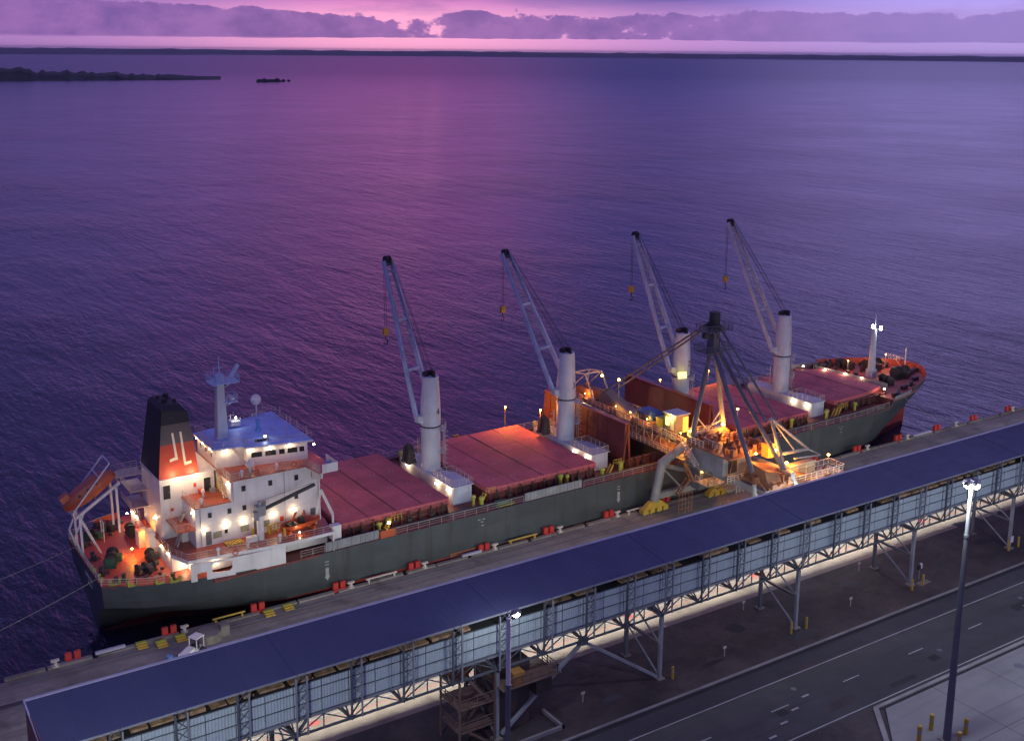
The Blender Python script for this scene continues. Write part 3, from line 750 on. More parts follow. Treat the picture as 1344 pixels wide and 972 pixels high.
# ---- deck cranes
mNum = mat('number_black', (0.03, 0.03, 0.035), 0.6, var=0.02)
mHook = mat('hook_block_yellow', (0.50, 0.30, 0.03), 0.5)
CR = {4: (54.4, (51.6, 8.3, 35.2), 23.0), 3: (80.8, (77.7, 14.2, 33.0), 22.3), 2: (106.7, (104.0, 10.7, 34.4), 23.6), 1: (132.8, (130.4, 13.3, 34.4), 22.3)}
for num, (cx_, tip, hz) in CR.items():
    cr = empty('deck_crane', (cx_, 0, 0)); cr.parent = ship
    cr['label'] = 'ship crane with its jib raised, numbered %d' % num
    tip = Vector(tip) - Vector((cx_, 0, 0))
    # mast house between the hatches
    hb = MB()
    hb.prism([(-1.6, -9.6), (1.7, -9.6), (2.1, -8.8), (2.1, -3.4), (1.2, -2.2), (1.2, 3.0), (1.8, 4.2), (1.8, 7.2), (-1.6, 7.2)], 0, 2.75)
    hb.box(-1.65, 2.15, -9.65, -3.4, 2.74, 2.84)
    hb.build('mast_house', mCrane, cr)
    railing([(-1.5, -9.5, 2.84), (1.9, -9.5, 2.84), (2.0, -3.5, 2.84), (-1.5, -3.5, 2.84)], 1.0, 1.1, .04, 3, closed=True).build('house_railing', mRail, cr)
    railing([(-1.5, 3.2, 2.76), (1.6, 3.2, 2.76), (1.7, 7.0, 2.76), (-1.5, 7.0, 2.76)], 1.0, 1.1, .04, 3, closed=True).build('house_railing', mRail, cr)
    MB().cyl(0, 0, 0, 9.8, 1.56, 28).cyl(0, 0, 9.2, 9.5, 1.68, 28).build('crane_pedestal', mCrane, cr, smooth=True)
    MB().cyl(0, 0, 9.8, 10.02, 1.66, 28).build('slewing_ring', mBlack, cr, smooth=True)
    az = math.atan2(tip.y, tip.x)
    hd = Vector((math.cos(az), math.sin(az), 0)); sd_ = Vector((-hd.y, hd.x, 0))
    def ring(z, r, sq, fr=0.0):
        pts = []
        for i in range(24):
            a = 2*PI*i/24; c, s_ = math.cos(a), math.sin(a)
            p = hd * (c * r * (1 - fr*(c > 0))) + sd_ * (s_ * r)
            pts.append((p.x, p.y, z))
        return pts
    body = MB(); R0 = ring(10.02, 1.62, 0); R1 = ring(12.5, 1.62, 0); R2 = ring(17.9, 1.38, 0, .35)
    body.hexa(R0, R1); body.hexa([(x, y, z + .001) for x, y, z in R1], R2)
    body.build('crane_house', mCrane, cr, smooth=True)
    top = MB()
    for s_ in (-1, 1):
        q = sd_ * (.5 * s_) + hd * .45
        top.tube((q.x - sd_.x*.3, q.y - sd_.y*.3, 18.2), (q.x + sd_.x*.3, q.y + sd_.y*.3, 18.2), .5, 12)
    q = -hd * .7; top.box(q.x - .12, q.x + .12, q.y - .5, q.y + .5, 17.9, 18.9)
    top.build('winch_sheaves', mBlack, cr)
    for s_ in (-1, 1):
        u = sd_ * (1.92 * s_); MB().hexa([u*.7 + hd*q_ + Vector((0, 0, 10.3)) for q_ in (-.2, 1.3)] + [u*1.12 + hd*q_ + Vector((0, 0, 10.6)) for q_ in (1.4, .6)], [u*.7 + hd*q_ + Vector((0, 0, 11.7)) for q_ in (-.2, 1.3)] + [u*1.12 + hd*q_ + Vector((0, 0, 11.6)) for q_ in (1.4, .6)]).build('jib_bracket', mCrane, cr)
    # jib: two box legs converging to the tip, cross ties
    piv = [hd * 1.2 + sd_ * (1.92 * s_) + Vector((0, 0, 11.2)) for s_ in (-1, 1)]
    J = MB(); tp = [tip + sd_ * (.85 * s_) for s_ in (-1, 1)]
    for a, c in zip(piv, tp):
        mid = a.lerp(c, .5); J.beam(a, mid, .42, .75); J.beam(mid, c, .36, .6)
    for k in (.30, .62, .93):
        J.beam(piv[0].lerp(tp[0], k), piv[1].lerp(tp[1], k), .3, .45)
    J.build('jib', mJib if num > 1 else mCrane, cr)
    t2 = MB()
    dirj = (tip - (piv[0] + piv[1]) / 2).normalized()
    nrm = sd_.cross(dirj).normalized()
    if nrm.z < 0: nrm = -nrm
    # lacing and ladder along the jib
    for k in range(26):
        a = piv[0].lerp(tp[0], .36 + k * .024); c = piv[1].lerp(tp[1], .36 + (k + (1 if k % 2 else 0)) * .024)
        t2.beam(a + nrm * .25, c + nrm * .25, .06)
    t2.tube(piv[1].lerp(tp[1], .1) + nrm * .5, tp[1] + nrm * .5, .05, 4)
    t2.build('jib_walkway', mGrey, cr)
    hd_ = MB()
    for s_ in (-.3, .3): hd_.tube(tip + sd_ * (s_ - .14) + Vector((0, 0, .1)), tip + sd_ * (s_ + .14) + Vector((0, 0, .1)), .62, 12)
    hd_.beam(tip - dirj * .9, tip + dirj * .7, 1.0, .5); hd_.build('jib_head', mDark, cr)
    # luffing and hoist wires
    w_ = MB(); root = Vector((0, 0, 18.6))
    for s_ in (-.7, -.35, .35, .7): w_.tube(root + sd_ * s_, tip + sd_ * s_ * .8 + nrm * .6, .035, 4)
    hk = tip + hd * .6; hz_ = hz
    for s_ in (-.16, .16): w_.tube((hk.x + s_, hk.y, tip.z), (hk.x + s_, hk.y, hz_ + 1.0), .035, 4)
    w_.build('crane_wires', mDark, cr)
    MB().box(hk.x - .42, hk.x + .42, hk.y - .3, hk.y + .3, hz_, hz_ + 1.15).build('hook_block', mHook, cr)
    hm = MB(); hm.tube((hk.x, hk.y, hz_), (hk.x, hk.y, hz_ - .7), .10, 6)
    hm.path([(hk.x, hk.y, hz_ - .7), (hk.x + .3, hk.y, hz_ - 1.0), (hk.x + .2, hk.y, hz_ - 1.5), (hk.x - .2, hk.y, hz_ - 1.5), (hk.x - .3, hk.y, hz_ - 1.2)], .09, 6)
    hm.build('hook', mDark, cr)
    # operator ladder cage and platforms on the pedestal
    lp = MB()
    for z in (5.6, 9.3): 
        a0 = -1.2
        for i in range(7):
            a = a0 + i * .35; a1 = a + .35
            lp.hexa([(1.55*math.cos(a), 1.55*math.sin(a), z), (2.5*math.cos(a), 2.5*math.sin(a), z), (2.5*math.cos(a1), 2.5*math.sin(a1), z), (1.55*math.cos(a1), 1.55*math.sin(a1), z)],
                    [(1.55*math.cos(a), 1.55*math.sin(a), z+.06), (2.5*math.cos(a), 2.5*math.sin(a), z+.06), (2.5*math.cos(a1), 2.5*math.sin(a1), z+.06), (1.55*math.cos(a1), 1.55*math.sin(a1), z+.06)])
            p0 = (2.45*math.cos(a), 2.45*math.sin(a)); p1 = (2.45*math.cos(a1), 2.45*math.sin(a1))
            lp.tube((*p0, z), (*p0, z + 1), .03, 4)
            for hh in (.5, 1.0): lp.tube((*p0, z + hh), (*p1, z + hh), .03, 4)
    for (xx, yy) in ((2.0, -.55), (2.0, -1.05)): lp.tube((xx, yy, 2.9), (xx, yy, 9.6), .045, 4)
    for i in range(22): lp.tube((2.0, -.55, 3 + i*.3), (2.0, -1.05, 3 + i*.3), .03, 4)
    for i in range(8):
        z = 3.4 + i * .75; lp.path([(2.0, -.45, z), (2.6, -.5, z), (2.6, -1.1, z), (2.0, -1.15, z)], .03, 4)
    # port side ladder
    for (xx, yy) in ((-1.5, 1.5), (-1.1, 1.75)): lp.tube((xx, yy, 2.9), (xx, yy, 7.6), .045, 4)
    for i in range(5): z = 3.2 + i*.9; lp.path([(-1.5, 1.5, z), (-1.9, 2.1, z), (-1.2, 2.5, z), (-1.1, 1.75, z)], .035, 4)
    lp.build('crane_ladder', mRail, cr)
    # number on the house
    nm = text_mesh(str(num), 1.5, mNum, 'crane_number')
    a = math.radians(-72); p = Vector((math.cos(a), math.sin(a), 0)) * 1.64
    o = rep(nm, 'crane_number', cr, (p.x, p.y, 12.3)); o.rotation_euler = (math.radians(90), 0, a + PI/2)
    # grab or store stowed beside the pedestal
    if num in (4, 3):
        g_ = MB()
        for s_ in (-1, 1):
            g_.hexa([(-2.9, 3.4 + s_*1.0, 3.0), (-1.3, 3.4 + s_*1.0, 3.0), (-1.3, 3.4 + s_*.3, 3.0), (-2.9, 3.4 + s_*.3, 3.0)],
                    [(-2.6, 3.4 + s_*.9, 5.4), (-1.6, 3.4 + s_*.9, 5.4), (-1.6, 3.4 + s_*.1, 6.0), (-2.6, 3.4 + s_*.1, 6.0)])
        for (x, y) in ((-2.9, 2.4), (-1.3, 2.4), (-2.9, 4.5), (-1.3, 4.5)): g_.beam((x, y, 3), (-2.1, 3.4, 6.4), .16)
        g_.build('stowed_grab', mMach, cr)
    # deck lamps on the mast house, near side
    if num != 2:
        lamp(cr, (-1.95, -5.0, 2.2), 110, 'warm', .17, 'deck_lamp', off=(-.25, 0, -.1)); lamp(cr, (-1.85, -8.4, 2.2), 110, 'warm', .17, 'deck_lamp', off=(-.25, 0, -.1))
    if num == 4: lamp(cr, (-1.9, 4.6, 2.3), 110, 'warm', .16, 'deck_lamp', off=(-.25, 0, -.1))
# sodium glow from the crane pedestal over the fore part of hatch 4
lamp(ship, (79.2, 5.2, 6.6), 900, 'sod', .16, 'deck_lamp', size=.2, off=(-.3, .2, 0))
MB().box(79.15, 79.25, 5.15, 5.25, 2.76, 6.5).build('lamp_bracket', mYel, ship)
lamp(ship, (77.4, 13.6, 5.2), 2600, 'sod', .16, 'deck_lamp', size=.2, off=(0, -.2, .2)); MB().tube((77.4, 13.7, 0), (77.4, 13.7, 5.1), .06, 6).build('lamp_post', mYel, ship)
for (x_, y_, w_) in ((113.5, 13.4, 1500), (126.0, 13.2, 900)):
    lamp(ship, (x_, y_, 4.6), w_, 'sod', .14, 'deck_lamp', off=(0, -.2, .1)); MB().tube((x_, y_, 0), (x_, y_, 4.5), .06, 6).build('lamp_post', mYel, ship)
MB().box(66.0, 67.0, 12.2, 12.9, 0, 2.3).build('yellow_locker', mYel, ship)
# yellow floodlight on crane 2
eo = MB().hexa([(104.2 - .12, -2.3, 10.2), (104.2 + 1.3, -2.9, 10.2), (104.2 + 1.3, -2.8, 10.2), (104.2 - .12, -2.2, 10.2)], [(104.0, -2.3, 11.3), (105.4, -2.9, 11.3), (105.4, -2.8, 11.3), (104.0, -2.2, 11.3)])
eo.build('yellow_floodlight', eYel, ship)
MB().beam((105.4, -2.3, 10.1), (106.0, -1.6, 10.0), .2).build('floodlight_bracket', mDark, ship)

# ================================================================== ACCOMMODATION (part of the ship)
sup = empty('superstructure'); sup.parent = ship
Z = [0.3, 2.8, 5.6, 8.4, 11.2, 14.1]
def P_(mb_, name, m, smooth=False): return mb_.build(name, m, sup, smooth)
# tier 1 on the poop, boat deck slab, side screens
P_(MB().prism([(9.9, -9.6), (12.0, -9.6), (12.0, -11.9), (31.0, -11.9), (31.0, 11.9), (12.0, 11.9), (12.0, 9.6), (9.9, 9.6)], Z[0] + .02, Z[1] - .16), 'deckhouse_wall', mWhite)
bd = [(9.8, -9.7), (11.0, -12.9), (24.0, -14.45), (30.8, -14.45), (30.8, -13.9), (31.8, -9.4), (31.8, 9.4), (30.8, 13.9), (30.8, 14.45), (24.0, 14.45), (11.0, 12.9), (9.8, 9.7)]
P_(MB().prism(bd, Z[1] - .15, Z[1]), 'boat_deck', mDeckO)
P_(MB().prism([(9.75, -9.75), (10.95, -12.98), (24.0, -14.5), (30.9, -14.5), (30.9, -14.3), (24, -14.3), (11.1, -12.8), (9.9, -9.7)], Z[1] - .35, Z[1] + .06), 'deck_edge', mWhite)
for s_ in (-1, 1):
    # plated screen with a rounded opening and a small square one
    m_ = MB()
    def ys(x): return s_ * (half(x) + .03)
    def pane(xa, xb, za, zb):
        m_.hexa([(xa, ys(xa), za), (xb, ys(xb), zb if False else za), (xb, ys(xb) - s_*.1, za), (xa, ys(xa) - s_*.1, za)],
                [(xa, ys(xa), zb), (xb, ys(xb), zb), (xb, ys(xb) - s_*.1, zb), (xa, ys(xa) - s_*.1, zb)])
    zt = Z[1] - .36
    pane(11.2, 12.0, .0, zt); pane(12.0, 13.2, 1.15, zt); pane(13.2, 13.9, 0.0, zt)
    pane(13.9, 16.5, 0, .75); pane(13.9, 16.5, 2.15, zt); pane(16.5, 23.8, -.1, zt)
    for (xa, za) in ((13.9, .75), (16.5, .75), (13.9, 2.15), (16.5, 2.15)):   # rounded corner fillets
        dx_ = .35 if xa == 13.9 else -.35; dz_ = .35 if za == .75 else -.35
        pts = [(xa, za), (xa + dx_, za), (xa + dx_*.35, za + dz_*.35), (xa, za + dz_)]
        m_.hexa([(x, ys(x), z) for x, z in pts], [(x, ys(x) - s_*.1, z) for x, z in pts])
    P_(m_, 'side_screen', mWhite)
# tier 2..4 walls
WL = (13.3, 31.2)
P_(MB().box(13.3, 31.2, -9.5, 9.5, Z[1], Z[2] - .1), 'deckhouse_wall', mWhite)
P_(MB().box(13.25, 31.25, -9.55, 9.55, Z[2] - .1, Z[2] - .02), 'deck_band', mWhite)
P_(MB().box(13.3, 31.2, -9.5, 9.5, Z[2] - .02, Z[3] - .1), 'deckhouse_wall', mWhite)
P_(MB().box(18.3, 31.2, -9.5, 9.5, Z[3] - .1, Z[4] - .12), 'deckhouse_wall', mWhite)
P_(MB().box(13.2, 18.3, -9.6, 9.6, Z[3] - .12, Z[3]), 'aft_deck', mDeckO)
P_(MB().prism([(10.9, -9.8), (13.3, -9.8), (13.3, 9.8), (10.9, 9.8)], Z[2] - .12, Z[2]), 'aft_deck', mDeckO)
# bridge deck with wings
P_(MB().prism([(18.2, -9.7), (29.0, -9.7), (29.6, -13.2), (32.2, -13.2), (32.2, 13.2), (29.6, 13.2), (29.0, 9.7), (18.2, 9.7)], Z[4] - .12, Z[4]), 'bridge_deck', mDeckO)
for s_ in (-1, 1):
    P_(MB().box(30.0, 32.3, s_*13.25 - .05, s_*13.25 + .05, Z[4] - .13, Z[4] + 1.15).box(32.2, 32.3, s_*9.6 if s_ > 0 else -13.2, 13.2 if s_ > 0 else -9.6, Z[4] - .13, Z[4] + 1.15), 'wing_bulwark', mWhite)
    P_(MB().hexa([(30.0, s_*12.9, Z[4] - 1.0), (30.2, s_*12.9, Z[4] - 1.0), (30.2, s_*9.5, 9.0), (30.0, s_*9.5, 9.0)], [(30.0, s_*12.9, Z[4] - .13), (30.2, s_*12.9, Z[4] - .13), (30.2, s_*9.5, Z[4] - .13), (30.0, s_*9.5, Z[4] - .13)]), 'wing_bracket', mWhite)
    P_(MB().box(31.0, 31.6, s_*12.4 - .25, s_*12.4 + .25, Z[4], Z[4] + 1.2), 'wing_console', mBlueP)
# wheelhouse: trapezoid plan widening forward, window band on all sides
whp = [(18.4, -3.9), (22.2, -4.6), (22.2, -5.4), (30.6, -7.0), (30.6, 7.0), (22.2, 5.4), (22.2, 4.6), (18.4, 3.9)]
P_(MB().prism(whp, Z[4], Z[5] - .14), 'wheelhouse_wall', mWhite)
rfp = [(18.0, -4.2), (22.0, -4.9), (22.0, -5.7), (31.2, -7.6), (31.2, 7.6), (22.0, 5.7), (22.0, 4.9), (18.0, 4.2)]
P_(MB().prism(rfp, Z[5] - .14, Z[5]), 'monkey_island_roof', mRoofB)
P_(MB().prism([(x + (-.05 if x < 20 else .05 if x > 30 else 0), y + (-.05 if y < 0 else .05)) for x, y in rfp], Z[5] - .30, Z[5] - .13), 'roof_edge', mWhite)
# windows: recessed pane in a thin frame, on the two sides, the front and aft
def window(x, y, z, w, h, axis, sgn, glass=mGlass, par=None, frame=mWhite):
    f = MB(); g = MB(); t = .05; d = .03
    def b_(mb_, u0, u1, v0, v1, o0, o1):
        o0, o1 = sorted((o0 * sgn, o1 * sgn))
        if axis == 'y': mb_.box(x + u0, x + u1, y + o0, y + o1, z + v0, z + v1)
        else: mb_.box(x + o0, x + o1, y + u0, y + u1, z + v0, z + v1)
    for (u0, u1, v0, v1) in ((-w/2 - t, w/2 + t, h/2, h/2 + t), (-w/2 - t, w/2 + t, -h/2 - t, -h/2), (-w/2 - t, -w/2, -h/2, h/2), (w/2, w/2 + t, -h/2, h/2)):
        b_(f, u0, u1, v0, v1, 0.0, .07)
    b_(g, -w/2, w/2, -h/2, h/2, 0.0, .02)
    fo = f.build('window', frame, par or ship); g.build('window_pane', glass, fo); return fo
# windows are parts of the ship so that each pane can be a sub-part
for s_ in (-1, 1):
    for i, x in enumerate((15.3, 18.0, 20.1, 22.9, 27.6)): window(x, s_*9.5, 7.05, .55, .75, 'y', s_, mGlass if i != 3 else mGlassL)
    for x in (20.1, 23.9, 27.7, 30.2): window(x, s_*9.5, 9.8, .6, .8, 'y', s_)
    for x, w in ((16.2, 1.2), (20.0, 1.2), (23.1, .9)): window(x, s_*9.55, 4.1, w, .95, 'y', s_, mGlassL)
    window(17.4, s_*9.55, 4.3, .45, .6, 'y', s_); window(28.6, s_*9.55, 4.2, .45, .6, 'y', s_)
    for x, w in ((23.6, 1.5), (25.5, 1.5), (27.05, .8), (28.5, 1.4), (29.8, .7)):
        yy = 5.4 + (x - 22.2) * (1.6 / 8.4)
        o = window(0, 0, 0, w, .75, 'y', s_); o.location = (x, s_*(yy + .0), 12.75); o.rotation_euler = (0, 0, s_*math.atan(1.6/8.4))
for i in range(9): window(30.6, -5.9 + i*1.475, 12.75, 1.2, .85, 'x', 1)
for z in (9.8, 7.05, 4.2):
    for i in range(8): window(31.2, -8 + i*2.29, z, .55, .7, 'x', 1)
for i in range(3): window(18.4, -2.2 + i*2.2, 12.75, .7, .7, 'x', -1)
# aft bulkhead doors and openings
def door(x, y, z, w, h, m=mBlack, label=None):
    f = MB(); t = .07
    for (u0, u1, v0, v1) in ((-w/2 - t, w/2 + t, h, h + t), (-w/2 - t, -w/2, 0, h), (w/2, w/2 + t, 0, h)): f.box(x + u0, x + u1, y - .08, y, z + v0, z + v1)
    fo = f.build('door_frame', mWhite, ship); MB().box(x - w/2, x + w/2, y - .03, y + .01, z, z + h).build('door', m, fo)
    MB().box(x + w/2 - .18, x + w/2 - .1, y - .08, y - .03, z + h*.45, z + h*.52).build('door_handle', mGrey, fo)
# funnel casing and funnel
P_(MB().box(10.4, 17.9, -4.25, 4.25, Z[0], Z[4] - .05), 'engine_casing', mWhite)
P_(MB().box(10.3, 18.2, -4.45, 4.45, Z[4] - .05, Z[4] + .06), 'casing_top', mWhite)
def funnel_band(z0, z1, m, name):
    def sec(z):
        t = (z - Z[4]) / 10.0
        xa = 10.4 + 1.3 * t; xb = 15.9 - .9 * t; y = 4.15 - 1.15 * t
        return [(xa, -y, z), (xb, -y, z), (xb, y, z), (xa, y, z)]
    return P_(MB().hexa(sec(z0), sec(z1)), name, m)
funnel_band(Z[4] + .06, 15.75, mRed, 'funnel_red_band')
funnel_band(15.75, 18.4, mBrownGrey, 'funnel_grey_band')
def sec2(z, e=0.0):
    t = (z - Z[4]) / 10.0
    return 10.4 + 1.3*t, 15.9 - .9*t, 4.15 - 1.15*t
xa, xb, yy = sec2(18.4); xc, xd, y2 = sec2(20.4)
P_(MB().hexa([(xa, -yy, 18.4), (xb, -yy, 18.4), (xb, yy, 18.4), (xa, yy, 18.4)], [(xc, -y2, 20.4), (xd, -y2, 19.9), (xd, y2, 19.9), (xc, y2, 20.4)])
   .hexa([(xc, -y2, 20.4), (xd - .2, -y2, 19.95), (xd - .2, y2, 19.95), (xc, y2, 20.4)], [(xc + .4, -y2 + .6, 21.0), (xd - .9, -y2 + .6, 20.9), (xd - .9, y2 - .6, 20.9), (xc + .4, y2 - .6, 21.0)]), 'funnel_top', mBlack)
for (x, y, h, r) in ((12.6, -1.0, 21.5, .32), (13.4, .8, 21.6, .38), (12.4, 1.2, 21.3, .22), (14.0, -1.2, 21.3, .2)): P_(MB().cyl(x, y, 20.5, h, r, 10), 'exhaust_pipe', mBlack)
# black back and black far corner of the funnel (aft face is painted black above a slanting line)
def fa(z): return sec2(z)[0]
P_(MB().add([(fa(11.27) - .02, -4.14, 11.27), (fa(20.39) - .02, -3.08, 20.39), (fa(20.39) - .02, 3.08, 20.39), (fa(11.27) - .02, 4.14, 11.27)], [(0, 1, 2, 3)])
    .add([(10.38, -4.26, 11.2), (10.38, 4.26, 11.2), (10.38, 4.26, 10.9)], [(0, 1, 2)]), 'funnel_aft_panel', mBlack)
# logo on both sides: two upright strokes with feet pointing away from each other
for s_ in (-1, 1):
    def fp(x, z): return (x, s_*(sec2(z)[2] + .035), z)
    def fq(x, z): return (x, s_*(sec2(z)[2] + .005), z)
    for quad in ([(12.62, 17.25), (12.90, 17.25), (13.20, 13.55), (12.88, 13.55)], [(12.10, 13.75), (12.90, 13.95), (12.88, 13.55), (12.08, 13.37)],
                 [(13.72, 17.25), (14.00, 17.25), (14.28, 12.6), (13.96, 12.6)], [(13.98, 13.0), (14.98, 13.12), (14.98, 12.75), (13.96, 12.6)]):
        P_(MB().hexa([fq(x, z) for x, z in quad], [fp(x, z) for x, z in quad]), 'funnel_logo_stroke', eLogo)
# doors on the casing
door(11.3, -4.25, Z[3], .95, 1.95); door(16.9, -4.25, Z[3], .95, 1.95)
MB().box(15.0, 15.35, -4.36, -4.25, 9.4, 9.9).build('fire_box', mRed, ship); MB().box(11.7, 12.1, -4.36, -4.25, 6.6, 7.0).build('fire_box', mRed, ship)
MB().box(25.1, 25.6, -9.64, -9.5, 4.0, 4.6).build('fire_box', mRed, ship)
# yellow light in the passage aft of the bridge block, painted on a panel
P_(MB().hexa([(18.2, -4.2, Z[3]), (18.3, -4.2, Z[3]), (18.3, -8.2, Z[3]), (18.2, -8.2, Z[3])], [(18.2, -4.2, Z[4] - .2), (18.3, -4.2, Z[4] - .2), (18.3, -6.0, Z[4] - .2), (18.2, -6.0, Z[4] - .2)]), 'lit_passage_panel', mat('passage_light_paint', (0.6, 0.42, 0.16), .5))
# rails on every deck edge
r_ = MB()
railing([(9.85, -9.6, Z[1]), (10.95, -12.8, Z[1]), (24, -14.35, Z[1]), (30.7, -14.35, Z[1])], 1.0, 1.3, .035, 3, r_)
railing([(9.85, 9.6, Z[1]), (10.95, 12.8, Z[1]), (24, 14.35, Z[1]), (30.7, 14.35, Z[1])], 1.0, 1.3, .035, 3, r_)
railing([(9.85, -9.6, Z[1]), (9.85, -4.4, Z[1])], 1.0, 1.3, .035, 3, r_); railing([(9.85, 9.6, Z[1]), (9.85, 4.4, Z[1])], 1.0, 1.3, .035, 3, r_)
for s_ in (-1, 1):
    railing([(13.2, s_*9.7, Z[2]), (10.95, s_*9.7, Z[2]), (10.95, s_*4.5, Z[2])], 1.0, 1.2, .035, 3, r_)
    railing([(13.3, s_*4.6, Z[3]), (13.3, s_*9.5, Z[3]), (14.6, s_*9.5, Z[3])], 1.0, 1.2, .035, 3, r_)
    railing([(18.3, s_*4.5, Z[4]), (18.3, s_*9.6, Z[4]), (29, s_*9.6, Z[4]), (29.7, s_*13.1, Z[4])], 1.0, 1.3, .035, 3, r_)
    railing([(10.4, s_*4.35, Z[4] + .06), (18.1, s_*4.35, Z[4] + .06)], .9, 1.4, .03, 2, r_) if s_ > 0 else None
    railing([(18.1, s_*4.1, Z[5]), (22.0, s_*4.8, Z[5]), (22.0, s_*5.6, Z[5]), (31.1, s_*7.5, Z[5])], .95, 1.5, .03, 2, r_)
railing([(31.1, -7.5, Z[5]), (31.1, 7.5, Z[5])], .95, 1.5, .03, 2, r_); railing([(18.1, -4.1, Z[5]), (18.1, 4.1, Z[5])], .95, 1.5, .03, 2, r_)
P_(r_, 'deck_railing', mRailW)
# stairs
for args in (((18.15, -8.3, Z[3]), (18.15, -5.6, Z[4]), .8, 11, 'x'), ((12.2, -6.0, Z[2]), (14.6, -5.2, Z[3]), .8, 10), ((11.2, -7.6, Z[1]), (12.8, -6.2, Z[2]), .8, 9),
             ((22.4, -7.2, Z[4]), (20.4, -4.6, Z[5]), .6, 10), ((31.6, -10.2, 0), (31.6, -12.6, Z[1]), .8, 9, 'x')):
    P_(stairs(MB(), *args), 'stairway', mRailW)
P_(MB().hexa([(12.3, -6.6, Z[1]), (13.2, -6.6, Z[1]), (13.2, -5.6, Z[1]), (12.3, -5.6, Z[1])], [(12.3, -6.6, Z[2]-.2), (13.2, -6.6, Z[2]-.2), (13.2, -5.6, Z[2]-.2), (12.3, -5.6, Z[2]-.2)]), 'stair_trunk', mWhite)
# monkey island gear: dome, compass pod, aerials, lamps
P_(MB().cyl(28.4, 6.6, Z[5], Z[5] + 1.9, .10, 8), 'dome_post', mWhite)
P_(MB().sphere((28.4, 6.6, Z[5] + 2.55), .78, 14, 9, 1.1), 'satellite_dome', mWhite, True)
P_(MB().cyl(26.1, .1, Z[5], Z[5] + .5, .42, 10, .3).cyl(26.1, .1, Z[5] + .5, Z[5] + 1.5, .24, 10).cyl(26.1, .1, Z[5] + 1.5, Z[5] + 1.7, .34, 10), 'compass_binnacle', mBlueP, True)
P_(MB().cyl(21.6, -8.3, Z[4], Z[4] + 1.0, .16, 8).cyl(21.6, -8.3, Z[4] + 1.0, Z[4] + 1.5, .5, 12).cyl(21.6, -8.3, Z[4] + 1.5, Z[4] + 2.1, .5, 12, .1), 'life_raft_dome', mWhite, True)
a_ = MB()
for (x, y, h) in ((28.8, -4.0, 3.2), (30.6, -6.8, 1.8), (30.8, -3, 1.6), (30.9, 3.5, 1.9), (29.5, 6.9, 1.7), (24.5, 5.6, 1.6), (23.2, 3.2, 2.2), (31.0, 0, 1.5), (19, 3.6, 1.6), (22.6, -5, 1.3), (25.6, -4.6, 1.7), (24.6, 3.0, 1.6)):
    a_.tube((x, y, Z[5]), (x, y, Z[5] + h), .05, 5)
a_.tube((24.2, 5.2, Z[5] + .9), (28.8, -4, Z[5] + .7), .02, 4).tube((21.6, 1, Z[5] + 1), (30.8, 3.4, Z[5] + .6), .02, 4)
P_(a_, 'aerials', mRailW)
P_(MB().box(23.2, 24.6, 2.9, 4.1, Z[5] + .3, Z[5] + 1.0), 'equipment_box', mWhite)
P_(MB().box(24.0, 25.9, -4.5, -4.1, Z[5] + .05, Z[5] + .3), 'flag_locker', mDark)
# radar mast
rm = empty('radar_mast'); rm.parent = ship
MB().hexa([(19.9, -.7, Z[5]), (21.5, -.7, Z[5]), (21.5, .7, Z[5]), (19.9, .7, Z[5])], [(20.3, -.45, 22.2), (21.2, -.45, 22.2), (21.2, .45, 22.2), (20.3, .45, 22.2)]).build('mast_column', mCrane, rm)
t_ = MB(); t_.box(19.3, 23.2, -1.5, 1.5, 22.2, 22.32); railing([(19.3, -1.5, 22.3), (23.2, -1.5, 22.3), (23.2, 1.5, 22.3), (19.3, 1.5, 22.3)], 1.0, .8, .035, 3, t_, closed=True)
t_.box(21.2, 23.0, -.9, .9, 19.2, 19.32); railing([(21.3, -.9, 19.3), (23.0, -.9, 19.3), (23.0, .9, 19.3), (21.3, .9, 19.3)], 1.0, .7, .035, 3, t_)
t_.beam((21.1, 0, 18.4), (22.9, 0, 19.2), .12); t_.beam((21.1, 0, 21.2), (23.1, 0, 22.2), .12)
t_.build('mast_platform', mJib, rm)
m_ = MB().box(20.2, 21.3, -.5, .5, 22.3, 23.3).cyl(20.8, 0, 23.3, 25.9, .12, 8, .05).box(20.2, 21.4, -.06, .06, 24.3, 24.4).cyl(20.3, .9, 22.3, 24.4, .06, 6).cyl(22.0, -1.0, 22.3, 23.5, .10, 6)
m_.build('mast_top', mJib, rm)
MB().beam((22.0, -1.0, 23.0), (23.3, -.7, 24.6), .35, .5).build('radar_scanner', mJib, rm)
MB().box(22.1, 22.5, -1.0, 1.0, 19.7, 19.95).cyl(22.3, 0, 19.3, 19.7, .14, 8).build('radar_scanner', mWhite, rm)
l_ = MB()
for y in (-.2, .2): l_.tube((21.7, y, Z[5]), (21.35, y, 22), .035, 4)
for i in range(20): z = Z[5] + .3 + i * .38; l_.tube((21.68 - i*.017, -.2, z), (21.68 - i*.017, .2, z), .03, 4)
for (x, y) in ((19.4, -1.4), (19.4, 1.4)): l_.tube((x, y, 22.2), (x - .3, y * 1.6, Z[5]), .02, 4)
l_.build('mast_ladder', mGreyD, rm)
